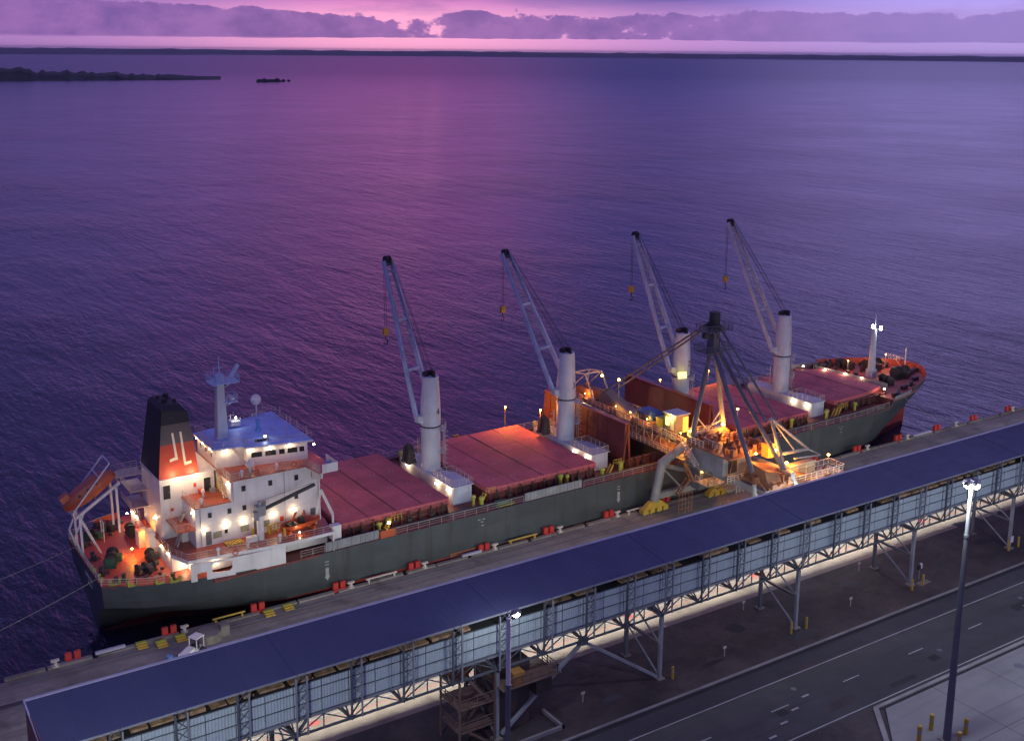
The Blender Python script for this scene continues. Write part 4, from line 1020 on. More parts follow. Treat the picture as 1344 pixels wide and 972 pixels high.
for (x, y, z, ax) in ((16.8, -14.6, 3.3, 'y'), (26.8, -14.6, 3.3, 'y'), (22.0, -9.7, 11.8, 'y'), (27.4, -9.7, 11.8, 'y'), (12.2, -9.85, 6.1, 'y'), (9.7, -7.2, 3.3, 'x')):
    m_ = MB()
    for i in range(10):
        a = 2*PI*i/10; a1 = 2*PI*(i+1)/10
        if ax == 'y': m_.tube((x + .36*math.cos(a), y, z + .36*math.sin(a)), (x + .36*math.cos(a1), y, z + .36*math.sin(a1)), .08, 5)
        else: m_.tube((x, y + .36*math.cos(a), z + .36*math.sin(a)), (x, y + .36*math.cos(a1), z + .36*math.sin(a1)), .08, 5)
    m_.build('lifebuoy', mOrange, ship)
for (x, z0, z1) in ((14.0, Z[1], Z[3] - .2), (25.9, Z[1], Z[4] - .2), (18.6, Z[3], Z[4] - .2), (30.9, Z[1], Z[4] - .2)):
    MB().tube((x, -9.6, z0), (x, -9.6, z1), .05, 6).build('drain_pipe', mRailW, ship)
for (x, y, z, h) in ((14.9, -13.4, Z[1], .9), (19.0, -13.2, Z[1], .7), (23.4, -13.6, Z[1], .9), (15.6, -6.2, Z[3], .8), (14.6, -8.4, Z[3], .5), (20.2, -8.9, Z[4], .7), (25.2, -8.8, Z[4], .6)):
    MB().cyl(x, y, z, z + h, .16, 8).cyl(x, y, z + h, z + h + .3, .3, 8, .2).build('deck_ventilator', mWhite, ship)
for (x, z) in ((21.7, Z[1]), (30.0, Z[1]), (15.0, Z[1])): door(x, -9.5, z + .1, .8, 1.9, mGreyD)
for (x, w, h, z) in ((17.0, .8, .5, Z[3]), (15.4, .5, .8, Z[3])): MB().box(x, x + w, -5.2, -4.7, z, z + h).build('deck_box', mRed if w < .7 else mGrey, ship)
# lamps of the accommodation
for (x, y, z, w) in [(17.6, -5.0, 13.6, 120), (18.3, -3.2, 13.7, 60), (18.1, 0.2, 13.7, 60)]:
    pass
for (p, w, off) in [((19.6, -4.45, 13.5), 80, (0, -.3, 0)), ((18.15, -2.2, 13.6), 60, (-.3, 0, 0)), ((18.15, .6, 13.6), 60, (-.3, 0, 0)), ((18.15, 3.2, 13.6), 60, (-.3, 0, 0)),
                    ((22.7, -5.75, 13.5), 70, (0, -.3, 0)), ((25.3, -6.25, 13.6), 80, (0, -.3, 0)), ((28.0, -6.75, 13.6), 70, (0, -.3, 0)),
                    ((12.6, -4.7, 11.15), 430, (0, -.9, .35)), ((15.2, -4.7, 11.15), 380, (0, -.9, .35)), ((18.1, -8.9, 10.6), 160, (-.3, 0, -.1)),
                    ((13.1, -9.0, 7.7), 150, (-.3, 0, 0)), ((14.3, -9.66, 5.2), 80, (0, -.3, 0)), ((17.4, -9.66, 5.3), 80, (0, -.3, 0)), ((19.9, -9.66, 5.3), 80, (0, -.3, 0)), ((24.2, -9.66, 5.2), 80, (0, -.3, 0)), ((27.1, -9.66, 5.2), 80, (0, -.3, 0)),
                    ((9.75, -5.6, 2.55), 110, (-.3, 0, 0)), ((9.75, -8.4, 2.55), 110, (-.3, 0, 0)), ((9.75, 6.2, 2.55), 110, (-.3, 0, 0)), ((9.75, 8.2, 2.55), 110, (-.3, 0, 0)), ((10.2, -1.5, 5.0), 20, (-.3, 0, 0)), ((8.6, 6.0, 9.6), 20, (0, 0, .3))]:
    lamp(ship, p, w * .55, 'warm', .15, 'deck_lamp', off=off, size=.1)
lamp(ship, (23.9, 2.9, Z[5] + 1.6), 40, 'white', .15, 'deck_lamp'); lamp(ship, (25.5, -4.2, Z[5] + .55), 30, 'white', .14, 'deck_lamp')
lamp(ship, (14.9, -12.6, 1.4), 60, 'warm', .12, 'deck_lamp', off=(0, .3, .2)); lamp(ship, (11.5, -10.2, .95), 70, 'warm', .12, 'deck_lamp', off=(-.2, -.2, .1)); lamp(ship, (26.5, -13.0, 3.2), 30, 'warm', .12, 'deck_lamp')
for y_ in (-7.2, 0.0, 7.2): lamp(ship, (31.5, y_, 13.2), 420, 'warm', .15, 'flood_lamp', off=(.4, 0, 0), spot=((1, 0, -.62), 120), size=.2)
# boat deck fittings on the wharf side: store crane, rescue boat, crates
sc_ = empty('store_crane'); sc_.parent = ship
MB().cyl(21.6, -11.2, Z[1], 6.2, .48, 14).build('crane_post', mWhite, sc_, True)
MB().box(21.0, 22.3, -11.7, -10.6, 6.2, 7.6).box(20.5, 21.2, -11.9, -11.2, 5.8, 7.0).build('crane_head', mGrey, sc_)
MB().beam((22.0, -11.2, 6.9), (29.6, -11.4, 9.0), .35, .4).build('crane_arm', mDark, sc_)
MB().tube((21.6, -11.2, 8.2), (29.2, -11.4, 9.3), .04, 4).box(21.4, 21.8, -11.4, -11.0, 7.6, 8.2).build('crane_wire', mGrey, sc_)
MB().box(19.6, 21.0, -11.6, -10.9, Z[1], 3.5).build('white_locker', mWhite, ship)
m_ = MB()
for i in range(7): m_.box(16.9 + i*.33, 17.12 + i*.33, -11.4, -10.0, Z[1], Z[1] + .25)
m_.build('yellow_grating', mYel, ship)
m_ = MB()
for (x, y) in ((20.9, -10.2), (23.2, -10.3), (24.6, -12.2)): m_.cyl(x, y, Z[1], Z[1] + 1.3, .2, 8)
railing([(23.0, -10.2, Z[1]), (25.0, -10.2, Z[1])], 1.2, .5, .06, 3, m_); m_.build('davit_platform', mYel, ship)
m_ = MB(); m_.beam((30.0, -10.4, Z[1]), (30.9, -10.4, 7.6), .25).beam((30.9, -10.4, 7.6), (31.8, -12.2, 4.4), .3).beam((31.8, -12.2, 4.4), (31.8, -12.2, 0), .25).beam((30.9, -14.2, 2.9), (30.9, -14.2, 0), .25)
m_.build('davit_frame', mWhite, ship); MB().box(31.0, 32.4, -13.6, -12.6, 1.2, 3.2).build('pilot_ladder_winch', mWhite, ship)

# rescue boat in its cradle (a boat of its own)
def boat(name, L, B, H, label, col, loc, rot, cabin):
    t = empty(name, (0, 0, 0), label=label, cat='boat'); t.parent = None
    n = 10; vs = []
    for i in range(n + 1):
        u = i / n; x = (u - .5) * L
        w = B/2 * (1 - abs(2*u - 1) ** 3.2) ** .6 + .02 if 0 < i < n else .05
        zk = .25 * H * (abs(2*u - 1) ** 3)
        vs += [(x, -w, H*.62), (x, -w*.7, zk + .15*H), (x, 0, zk), (x, w*.7, zk + .15*H), (x, w, H*.62)]
    fs = [(i*5+k, (i+1)*5+k, (i+1)*5+k+1, i*5+k+1) for i in range(n) for k in range(4)]
    MB().add(vs, fs).build('hull', col, t, True)
    if cabin:
        vs = []
        for i in range(n + 1):
            u = i / n; x = (u - .5) * L
            w = (B/2 * (1 - abs(2*u - 1) ** 3.2) ** .6 + .02 if 0 < i < n else .05)
            zt = H * (.62 + .38 * (1 - abs(2*u - 1) ** 4)) if 0 < i < n else H*.62
            vs += [(x, -w, H*.62), (x, -w*.75, zt - .1*H*(0 < i < n)), (x, 0, zt), (x, w*.75, zt - .1*H*(0 < i < n)), (x, w, H*.62)]
        MB().add(vs, fs).build('canopy', col, t, True)
        MB().box(-L/2 + .25, -L/2 + 1.5, -B*.22, B*.22, H*.8, H*1.12).build('wheel_cabin', col, t)
        for s_ in (-1, 1):
            for i in range(3): MB().box(-L*.2 + i*L*.17, -L*.2 + i*L*.17 + .35, s_*B*.465 - .03, s_*B*.465 + .03, H*.66, H*.78).build('porthole', mGlass, t)
    else:
        MB().box(-.2, .5, -.35, .35, H*.4, H*1.0).box(-L*.32, -L*.1, -B*.3, B*.3, H*.5, H*.6).build('console', mBlack, t)
    Mx = ship.matrix_basis @ Matrix.LocRotScale(Vector(loc), Euler(rot), None)
    t.matrix_basis = Mx
    return t
bpy.context.view_layer.update()
boat('rescue_boat', 6.2, 2.1, 1.5, 'small open orange rescue boat on the boat deck beside the white store crane', mOrange, (27.2, -11.6, 3.3), (0, 0, .12), False)
m_ = MB().box(25.2, 25.6, -12.4, -10.8, Z[1], 3.35).box(28.8, 29.2, -12.4, -10.8, Z[1], 3.35).beam((26.0, -10.4, Z[1]), (26.6, -11.6, 5.6), .25).beam((28.2, -10.4, Z[1]), (27.8, -11.6, 5.6), .25); m_.build('boat_cradle', mOrange, ship)

# free-fall lifeboat and its slipway over the stern
fl = empty('lifeboat_slipway'); fl.parent = ship
A = Vector((0.0, 0, 7.0)); Bq = Vector((9.4, 0, 11.9))     # runway from lower (aft) to upper
sw = MB()
yc = 3.0
lo = Vector((.5, yc, 6.0)); hi = Vector((6.6, yc, 9.9))
for s_ in (-1.6, 1.6):
    o = Vector((0, s_, 0)); sw.beam(lo + o, hi + o, .3, .4)
    sw.beam(Vector((1.2, yc + s_, .3)), lo + o + Vector((.6, 0, .2)), .3); sw.beam(Vector((3.6, yc + s_, .3)), lo + o + Vector((.6, 0, .2)), .26)
    sw.beam(Vector((1.2, yc + s_, .3)), Vector((.3, yc + s_, 3.4)), .2); sw.beam(Vector((.3, yc + s_, 3.4)), lo + o + Vector((1.2, 0, .7)), .2)
    sw.beam(Vector((6.2, yc + s_, 2.8)), hi + o - Vector((.5, 0, .2)), .3)
    # hoisting frame above the boat
    sw.beam(lo + o*1.15 + Vector((-.3, 0, .9)), lo + o*1.15 + Vector((4.9, 0, 7.0)), .17)
    sw.beam(lo + o*1.15 + Vector((-.3, 0, .9)), lo + o + Vector((0, 0, -.2)), .17)
sw.beam(lo + Vector((4.9, -1.84, 7.0)), lo + Vector((4.9, 1.84, 7.0)), .17)
sw.beam(lo + Vector((3.4, -1.84, 5.25)), lo + Vector((3.4, 1.84, 5.25)), .14)
for k in (0, .5, 1): sw.beam(lo.lerp(hi, k) - Vector((0, 1.6, 0)), lo.lerp(hi, k) + Vector((0, 1.6, 0)), .22)
sw.build('slipway_frame', mCrane, fl)
pl = MB().box(6.4, 9.9, yc - 1.0, yc + 1.6, 10.35, 10.47); railing([(6.4, yc - 1, 10.45), (9.9, yc - 1, 10.45)], 1, .9, .04, 3, pl); railing([(6.4, yc + 1.6, 10.45), (9.9, yc + 1.6, 10.45)], 1, .9, .04, 3, pl)
for z in (5.6, 8.0): pl.box(8.0, 10.4, yc - 1.4, yc + 3.6, z, z + .1); railing([(8.0, yc - 1.4, z + .1), (8.0, yc + 3.6, z + .1)], 1, .9, .035, 3, pl)
pl.build('boarding_platform', mRailW, fl)
ang = -math.atan2(4.4, 7.4)
boat('freefall_lifeboat', 7.8, 2.7, 2.7, 'enclosed orange free-fall lifeboat tilted on the slipway over the ship stern', mat('lifeboat_shell', (0.42, 0.10, 0.05), .45), (3.6, yc, 7.95), (0, ang, 0), True)
bpy.context.view_layer.update()

# poop deck: mooring winches, bollards, drums, bright hatch
def winch(x, y, rz, z=.34, m=mMach, drum=mMach, sc=1.0, name='mooring_winch'):
    g = empty(name, (x, y, z), rz); g.parent = ship
    f = MB().box(-1.7*sc, 1.7*sc, -.8*sc, .8*sc, 0, .25*sc)
    for q in (-1.6, -.2, 1.5): f.box((q - .1)*sc, (q + .1)*sc, -.6*sc, .6*sc, .2*sc, 1.4*sc)
    f.box(-.1*sc, .9*sc, -1.3*sc, -.5*sc, .2*sc, 1.1*sc); f.build('winch_frame', m, g)
    d = MB().tube((-1.55*sc, 0, .95*sc), (1.45*sc, 0, .95*sc), .42*sc, 12)
    for q in (-1.5, -.3, -.1, 1.4): d.tube(((q - .05)*sc, 0, .95*sc), ((q + .05)*sc, 0, .95*sc), .85*sc, 14)
    d.build('winch_drum', drum, g)
    MB().tube((1.6*sc, 0, .95*sc), (2.2*sc, 0, .95*sc), .35*sc, 10, .45*sc).build('warping_head', m, g)
    return g
winch(7.0, -7.6, 0.2, sc=.8); winch(8.6, -4.6, 1.5, sc=.8); winch(6.6, 8.8, 0, sc=.85); winch(8.8, 5.6, 1.57, sc=.8); winch(4.0, 10.0 - 3.0, .4, m=mGreen, drum=mMach, sc=.8); winch(3.9, -2.6, 1.2, m=mGreen, drum=mMach, sc=1.0)
def bitts(x, y, rz=0, z=.34, m=mMach):
    g = MB(); c, s_ = math.cos(rz), math.sin(rz)
    for q in (-.55, .55): g.cyl(x + q*c, y + q*s_, z, z + .75, .26, 10).cyl(x + q*c, y + q*s_, z + .75, z + .85, .33, 10)
    g.box(x - .9, x + .9, y - .4, y + .4, z, z + .12); g.build('bitts', m, ship)
for (x, y, r_z) in ((3.4, -8.6, .3), (5.6, -10.6, 0), (8.8, -11.6, 0), (2.2, 5.0, 1.57), (2.2, 0, 1.57), (5.6, 10.6, 0), (2.0, -5.2, 1.57)): bitts(x, y, r_z)
m_ = MB()
for (x, y, r) in ((2.6, -9.2, 0), (4.4, -10.8, 0), (7.6, -12.0, 0), (9.4, -12.6, 0), (1.2, 3.2, 1), (1.2, -4, 1), (1.2, 7, 1), (1.3, -7.2, 1)):
    if r: m_.box(x - .2, x + .2, y - .7, y + .7, .34, .55).box(x - .2, x + .2, y - .7, y - .45, .34, 1.1).box(x - .2, x + .2, y + .45, y + .7, .34, 1.1)
    else: m_.box(x - .7, x + .7, y - .2, y + .2, .34, .55).box(x - .7, x - .45, y - .2, y + .2, .34, 1.1).box(x + .45, x + .7, y - .2, y + .2, .34, 1.1)
m_.build('roller_fairleads', mYelG, ship)
m_ = MB()
for i in range(9):
    for j in range(2): m_.box(3.6 + i*.42, 3.66 + i*.42, .9 - j*1.2 - i*.18, 1.0 - j*1.2 - i*.18, .34, .60)
m_.build('deck_pins', mRailW, ship)
MB().box(9.0, 9.9, -2.6, -.6, .34, 3.4).build('store_locker', mWhite, ship); MB().box(8.4, 9.9, .2, 2.0, .34, 2.6).build('store_locker', mWhite, ship)
railing([(8.5, .2, 2.6), (8.5, 2.0, 2.6), (9.9, 2.0, 2.6)], .9, .6, .035, 3).build('locker_railing', mRed, ship)
m_ = MB().beam((4.9, 5.0, .34), (4.9, 5.0, 3.2), .12).beam((4.9, 6.4, .34), (4.9, 6.4, 3.2), .12).beam((4.9, 5.0, 3.2), (4.9, 6.4, 3.2), .12).beam((4.9, 5.0, 1.8), (4.9, 6.4, 1.8), .12); m_.build('rope_frame', mWhite, ship)
m_ = MB()
for s_ in (-1, 1):
    pts = [(x, s_*(half(x) - .1), .34) for x in (1.0, 2.6, 6, 8)]
    railing(pts, 1.0, 1.1, .035, 3, m_)
railing([(1.0, -8.6, .34), (1.0, 8.6, .34)], 1.0, 1.3, .035, 3, m_); m_.build('poop_railing', mRail, ship)
for s_ in (-1, 1):
    for (xa_, xb_) in ((4.9, 8.6),):
        m_ = MB()
        m_.hexa([(xa_, s_*(half(xa_) - .05), .3), (xb_, s_*(half(xb_) - .05), .3), (xb_, s_*(half(xb_) - .15), .3), (xa_, s_*(half(xa_) - .15), .3)],
                [(xa_, s_*(half(xa_) - .05), 1.3), (xb_, s_*(half(xb_) - .05), 1.3), (xb_, s_*(half(xb_) - .15), 1.3), (xa_, s_*(half(xa_) - .15), 1.3)])
        m_.build('poop_bulwark', mBulw, ship)
MB().cyl(5.2, -1.2, .34, .42, .8, 14).build('manhole_cover', mYel, ship)
lamp(ship, (6.8, -2.0, 1.5), 520, 'sod', .15, 'deck_lamp', size=.2); lamp(ship, (9.6, -.2, 3.1), 260, 'sod', .12, 'deck_lamp', off=(-.4, 0, 0)); lamp(ship, (9.2, 8.9, 2.2), 60, 'warm', .14, 'deck_lamp', off=(-.3, 0, 0))
m_ = MB()
for (x, y, s__) in ((9.0, -8.2, .3), (8.3, -9.6, .3), (9.3, 4.4, .3), (7.4, -8.7, .25), (6.2, 6.7, .3)): m_.sphere((x, y, .6), s__, 8, 5, .7)
m_.build('rope_coils', mMach, ship)
# stern name plate streaks on the transom side and port markings
m_ = MB()
for i in range(7): m_.box(1.02, 1.06, -3.5 + i*.55, -3.15 + i*.55, -1.5, -.95)
for i in range(5): m_.box(1.1, 1.14, -2.9 + i*.5, -2.6 + i*.5, -2.5, -2.05)
m_.build('stern_lettering', mLine, ship)

# forecastle: windlasses, foremast, jackstaff, vents, anchor
winch(164.2, -3.6, .1, 1.3, sc=1.35); winch(164.2, 3.6, -.1, 1.3, sc=1.35); winch(160.0, 7.4, 1.4, 1.3, sc=1.1); winch(158.2, -5.0, 1.3, 1.3, sc=1.0); winch(155.0, 9.2, 0, 1.3, sc=1.0)
for (x, y) in ((161.5, -8.6), (168.5, -3.2), (168.5, 3.2), (161.5, 8.6), (154, -11.2), (154, 11.2)): bitts(x, y, .5, 1.3)
m_ = MB()
for (x, y) in ((158, -9.6), (165, -6.8), (170.5, -2.6), (158, 9.6), (165, 6.8), (152.4, -11.9)): m_.box(x - .8, x + .8, y - .3, y + .3, 1.3, 2.1)
for k in range(16):
    x = random.uniform(151.5, 163); y = random.uniform(2, 10.5); m_.cyl(x, y, 1.3, random.uniform(2.0, 3.2), random.uniform(.2, .5), 8)
m_.build('forecastle_fittings', mMach, ship)
MB().box(167.6, 169.2, -.6, 1.2, 1.3, 1.9).build('green_hatch', mGreen, ship)
fm = empty('foremast'); fm.parent = ship
MB().cyl(159.6, 0, 1.3, 11.6, .85, 14, .5).build('mast_column', mCrane, fm, True)
MB().cyl(159.9, 0, 11.6, 14.4, .05, 5).beam((159.6, -1.2, 11.6), (159.6, .9, 11.6), .15).box(158.8, 160.4, -.8, .8, 1.3, 3.0).build('mast_fittings', mCrane, fm)
for (p, w) in (((160.5, -.9, 12.0), 900), ((159.4, .2, 12.2), 100)): lamp(ship, p, w, 'white', .30, 'mast_lamp', size=.3)
lamp(ship, (160.1, -1.25, 11.7), 0, 'white', .26, 'mast_lamp')
MB().tube((170.4, 0, 1.3), (170.4, 0, 6.0), .14, 8).path([(170.2, .3, 1.4), (170.0, 2.2, 3.0), (170.3, 2.2, 3.4), (170.3, .2, 3.6)], .06, 5).build('jackstaff', mWhite, ship)
lamp(ship, (167.2, 2.6, 4.4), 900, 'sod', .14, 'deck_lamp', size=.2); MB().tube((167.2, 2.6, 1.3), (167.2, 2.6, 4.3), .07, 6).build('lamp_post', mCrane, ship); lamp(ship, (157.0, 4.0, 4.2), 500, 'sod', .12, 'deck_lamp', size=.2); MB().tube((157, 4, 1.3), (157, 4, 4.1), .07, 6).build('lamp_post', mCrane, ship)
railing([(169.6, .9, 3.0), (169.6, 4.4, 3.0)], .9, .7, .04, 2).build('lookout_rail', mWhite, ship)
MB().hexa([(167.5, -4.2, -3.2), (169.2, -3.2, -3.2), (169.2, -2.6, -3.2), (167.5, -3.6, -3.2)], [(167.2, -5.4, -.5), (169.6, -4.0, -.5), (169.6, -3.2, -.5), (167.2, -4.6, -.5)]).build('anchor', mDark, ship)
# white lamps along the front of hatch 1 and the forecastle break
for (x, y) in ((150.6, 10.4), (152.6, 6.2), (153.6, 1.8), (154.2, -2.2), (151.6, -9.8)):
    lamp(ship, (x, y, 2.45), 90, 'warm', .19, 'deck_lamp', off=(-.3, 0, .1))
MB().prism([(153.0, 9.8), (154.6, -8.0), (154.8, -8.0), (153.2, 9.8)], 1.28, 2.6).build('breakwater', mGrey, ship)
lamp(ship, (144.4, 11.4, 2.8), 120, 'warm', .17, 'deck_lamp')

# mooring lines aft
def rope(a, c, sag, r=.05):
    a = Vector(a); c = Vector(c); pts = [a.lerp(c, i / 14) - Vector((0, 0, sag * 4 * (i/14) * (1 - i/14))) for i in range(15)]
    return MB().path(pts, r, 5)
def toW(p): return ship.matrix_basis @ Vector(p)
tag(rope(toW((1.0, 4.2, .9)), (-40, 142.0, 6.0), 1.6).build('mooring_rope', mRope), 'mooring rope running left off the ship stern, the upper of the two', 'rope', 'stern mooring ropes')
tag(rope(toW((1.2, -7.2, .9)), (-10, 136.5, 5.2), 1.2).build('mooring_rope', mRope), 'mooring rope slanting down from the near stern corner toward the wharf', 'rope', 'stern mooring ropes')

tag(rope(toW((154.0, -12.0, 1.5)), (197.0, 135.7, 5.5), 1.2, .06).build('mooring_rope', mRope), 'mooring rope from the ship bow to a bollard far along the wharf', 'rope')

# ================================================================== SHIP LOADER on the quay
LX = 124.0
ld = empty('ship_loader', (LX, 123.3, W), label='rail-mounted ship loader with a tall braced mast and floodlit boom reaching over the open hatch', cat='ship loader')
# everything below is in world numbers, shifted into the loader frame
def LB(mb_, name, m, par=None, smooth=False):
    mb_.v = [(x - LX, y - 123.3, z - W) for x, y, z in mb_.v]
    return mb_.build(name, m, par or ld, smooth)
def LL(p): return (p[0] - LX, p[1] - 123.3, p[2] - W)
# bogies
for (x, y) in ((116.6, 134.3), (130.8, 134.3), (116.6, 112.3), (130.8, 112.3)):
    g = empty('bogie', LL((x, y, W))); g.parent = ld
    MB().hexa([(-2.6, -.45, .9), (2.6, -.45, .9), (2.6, .45, .9), (-2.6, .45, .9)], [(-1.0, -.4, 2.1), (1.0, -.4, 2.1), (1.0, .4, 2.1), (-1.0, .4, 2.1)]).build('bogie_frame', mYel, g)
    for q in (-2.1, -.75, .75, 2.1):
        MB().box(q - .5, q + .5, -.55, .55, .25, 1.0).build('wheel_guard', mYel, g)
        MB().tube((q, -.25, .42), (q, .25, .42), .40, 14).build('wheel', mRail, g)
# seaward side frame: bent tubular leg, sill, diagonals
LB(MB().tube((116.6, 134.3, 6.8), (117.9, 134.2, 13.0), .72, 14).tube((117.9, 134.2, 13.0), (120.9, 131.2, 17.0), .72, 14).sphere((117.9, 134.2, 13.0), .74, 12, 8), 'portal_leg', mLoad, smooth=True)
LB(MB().tube((130.9, 134.3, 6.8), (130.4, 134.2, 9.0), .6, 14).tube((130.4, 134.2, 9.0), (127.6, 131.4, 15.6), .6, 14), 'portal_leg', mLoad, smooth=True)
for s_, y in ((1, 134.3), (-1, 112.3)):
    LB(MB().box(116.9, 130.6, y - .35, y + .35, 7.0, 8.0), 'sill_beam', mLoad)
LB(MB().tube((118.0, 134.2, 12.6), (130.5, 134.2, 8.2), .38, 10), 'portal_brace', mLoad, smooth=True)
LB(MB().tube((118.2, 134.2, 12.0), (122.2, 134.2, 8.0), .16, 8).tube((126.0, 134.2, 9.9), (123.2, 134.2, 8.0), .16, 8), 'portal_brace', mLoad)
for x in (117.2, 130.4):
    LB(MB().tube((x, 112.3, 7.0), (x + (2.6 if x < 124 else -2.6), 115.6, 15.0), .34, 12), 'portal_leg', mLoad, smooth=True)
LB(MB().tube((119.8, 115.4, 13.5), (130.4, 112.6, 8.0), .3, 10), 'portal_brace', mLoad)
# portal girders and machinery deck
LB(MB().box(121.6, 122.6, 115, 132.4, 12.6, 13.7), 'portal_girder', mLoad); LB(MB().box(126.9, 127.9, 115, 133.0, 14.3, 15.6), 'portal_girder', mLoad)
LB(MB().prism([(119.8, 123.0), (119.8, 130.6), (122.4, 133.4), (127.4, 132.4), (128.2, 129.5), (128.2, 121.0), (119.8, 121.0)], 17.0, 17.25), 'machinery_deck', mLoadO)
hs = empty('machinery_house', (0, 0, 0)); hs.parent = ld
LB(MB().box(120.5, 126.6, 123.0, 130.2, 13.7, 17.0), 'house_wall', mGrey, hs)
LB(MB().box(121.6, 123.4, 122.9, 123.02, 14.0, 16.4), 'house_opening', mDark, hs)
for k in range(4): LB(MB().box(120.47, 120.50, 123.6 + k*1.9, 123.68 + k*1.9, 13.8, 16.9), 'cladding_rib', mGrey, hs)
r_ = MB(); railing([(119.9, 127.0, 17.25), (119.9, 130.6, 17.25), (122.4, 133.3, 17.25), (125.2, 132.9, 17.25), (127.4, 132.3, 17.25)], 1.1, 1.0, .06, 3, r_)
railing([(121.4, 124.5, 17.25), (121.4, 128.4, 17.25), (123.4, 129.6, 17.25), (126.0, 128.6, 17.25), (127.6, 126.4, 17.25)], 1.1, .9, .06, 3, r_)
LB(r_, 'walkway_railing', mRail)
r_ = MB(); stairs(r_, (119.5, 131.2, 17.2), (119.5, 127.8, 14.2), .9, 10, 'x'); railing([(119.1, 131.2, 17.2), (119.1, 127.8, 14.2)], 1.0, .7, .05, 2, r_); LB(r_, 'stairway', mRail)
# seaward under-deck jumble: conveyor chute and platforms behind the leg
for (z, y0) in ((10.4, 127.2), (12.6, 126.6)):
    m_ = MB().box(121.5, 125.5, y0, y0 + 3.0, z, z + .1); railing([(121.5, y0 + 3, z + .1), (121.5, y0, z + .1), (125.5, y0, z + .1)], 1.0, .9, .045, 3, m_); LB(m_, 'access_platform', mRail)
LB(MB().hexa([(122.6, 130.4, 8.6), (124.6, 130.4, 8.6), (124.6, 132.2, 8.6), (122.6, 132.2, 8.6)], [(122.0, 129.6, 13.4), (125.4, 129.6, 13.4), (125.4, 132.6, 13.4), (122.0, 132.6, 13.4)]), 'transfer_chute', mGreyD)
r_ = MB(); stairs(r_, (118.9, 131.5, 8.2), (121.2, 131.5, 10.6), .8, 8); stairs(r_, (121.2, 130.4, 10.4), (119.2, 130.4, 14.0), .8, 10); railing([(118.6, 130.6, 5.2), (121.4, 130.6, 5.2)], 3.4, .7, .05, 4, r_); LB(r_, 'stairway', mLoadO)
# cable reel
g = empty('cable_reel', LL((132.6, 133.6, 6.9))); g.parent = ld
MB().tube((0, -.35, 0), (0, .35, 0), 1.25, 20).build('reel_core', mLoadO, g)
m_ = MB()
for y in (-.4, .4):
    for i in range(20):
        a = 2*PI*i/20; a1 = 2*PI*(i+1)/20; m_.beam((1.55*math.cos(a), y, 1.55*math.sin(a)), (1.55*math.cos(a1), y, 1.55*math.sin(a1)), .14)
    for i in range(5): a = PI*i/5; m_.beam((1.7*math.cos(a), y, 1.7*math.sin(a)), (-1.7*math.cos(a), y, -1.7*math.sin(a)), .1)
m_.build('reel_rim', mGrey, g)
# front A-frame and mast
mMast = mat('mast_blue_grey', (0.13, 0.15, 0.18), .5, dirt=(.10, .07, .05), dirtamt=.4)
def pipe(a, c, r, name='mast_leg', m=mMast, n=12): return LB(MB().tube(a, c, r, n), name, m, smooth=True)
AP = Vector((124.0, 130.0, 38.0)); LPt = Vector((124.0, 129.9, 32.4))
LB(MB().tube((120.4, 130.4, 17.2), (123.5, 130.0, 32.3), .42, 12, .34).box(119.9, 120.9, 129.9, 130.9, 17.2, 18.2), 'mast_leg', mMast, smooth=True)
LB(MB().tube((127.7, 130.4, 16.6), (124.5, 130.0, 32.3), .46, 12, .34), 'mast_leg', mLoad, smooth=True)
pipe((120.3, 116.6, 16.6), (123.6, 129.4, 32.3), .36); pipe((127.3, 116.6, 15.2), (124.4, 129.4, 32.3), .36)
LB(MB().box(123.3, 124.7, 129.3, 130.7, 32.0, 36.2), 'mast_column', mGreyD)
LB(MB().cyl(124, 130.0, 36.0, 38.2, .85, 12).box(123.2, 124.8, 129.0, 131.2, 35.6, 36.2), 'mast_cap', mDark, smooth=False)
for z, r in ((35.2, 2.5), (31.9, 2.7)):
    m_ = MB().box(124 - r, 124 + r, 130 - 1.5, 130 + 1.5, z, z + .12); railing([(124 - r, 128.5, z + .1), (124 + r, 128.5, z + .1), (124 + r, 131.5, z + .1), (124 - r, 131.5, z + .1)], 1.0, .9, .04, 3, m_, closed=True)
    LB(m_, 'mast_platform', mGreyD)
LB(MB().box(121.6, 122.4, 129.4, 130.2, 34.2, 35.0).beam((122.2, 129.8, 34.6), (123.4, 129.9, 34.6), .15), 'mast_beacon', mDark)
m_ = MB()
for i in range(30): m_.tube((123.0 - .0, 129.25, 18 + i*.47), (123.4, 129.25, 18 + i*.47), .03, 4)
LB(MB().tube((124.6, 129.2, 32), (124.6, 129.2, 36), .04, 4).tube((124.2, 129.2, 32), (124.2, 129.2, 36), .04, 4), 'mast_ladder', mRail)
# cross beam between the mast feet with lamps, inner hangers
LB(MB().box(120.6, 127.6, 130.0, 130.8, 17.9, 18.5), 'foot_beam', mLoad)
LB(MB().tube((121.3, 130.4, 21.4), (124.0, 130.4, 18.5), .12, 6).tube((126.7, 130.4, 21.6), (124.0, 130.4, 18.5), .12, 6).tube((120.9, 130.4, 18.4), (127.3, 130.4, 19.9), .10, 6), 'mast_brace', mRail)
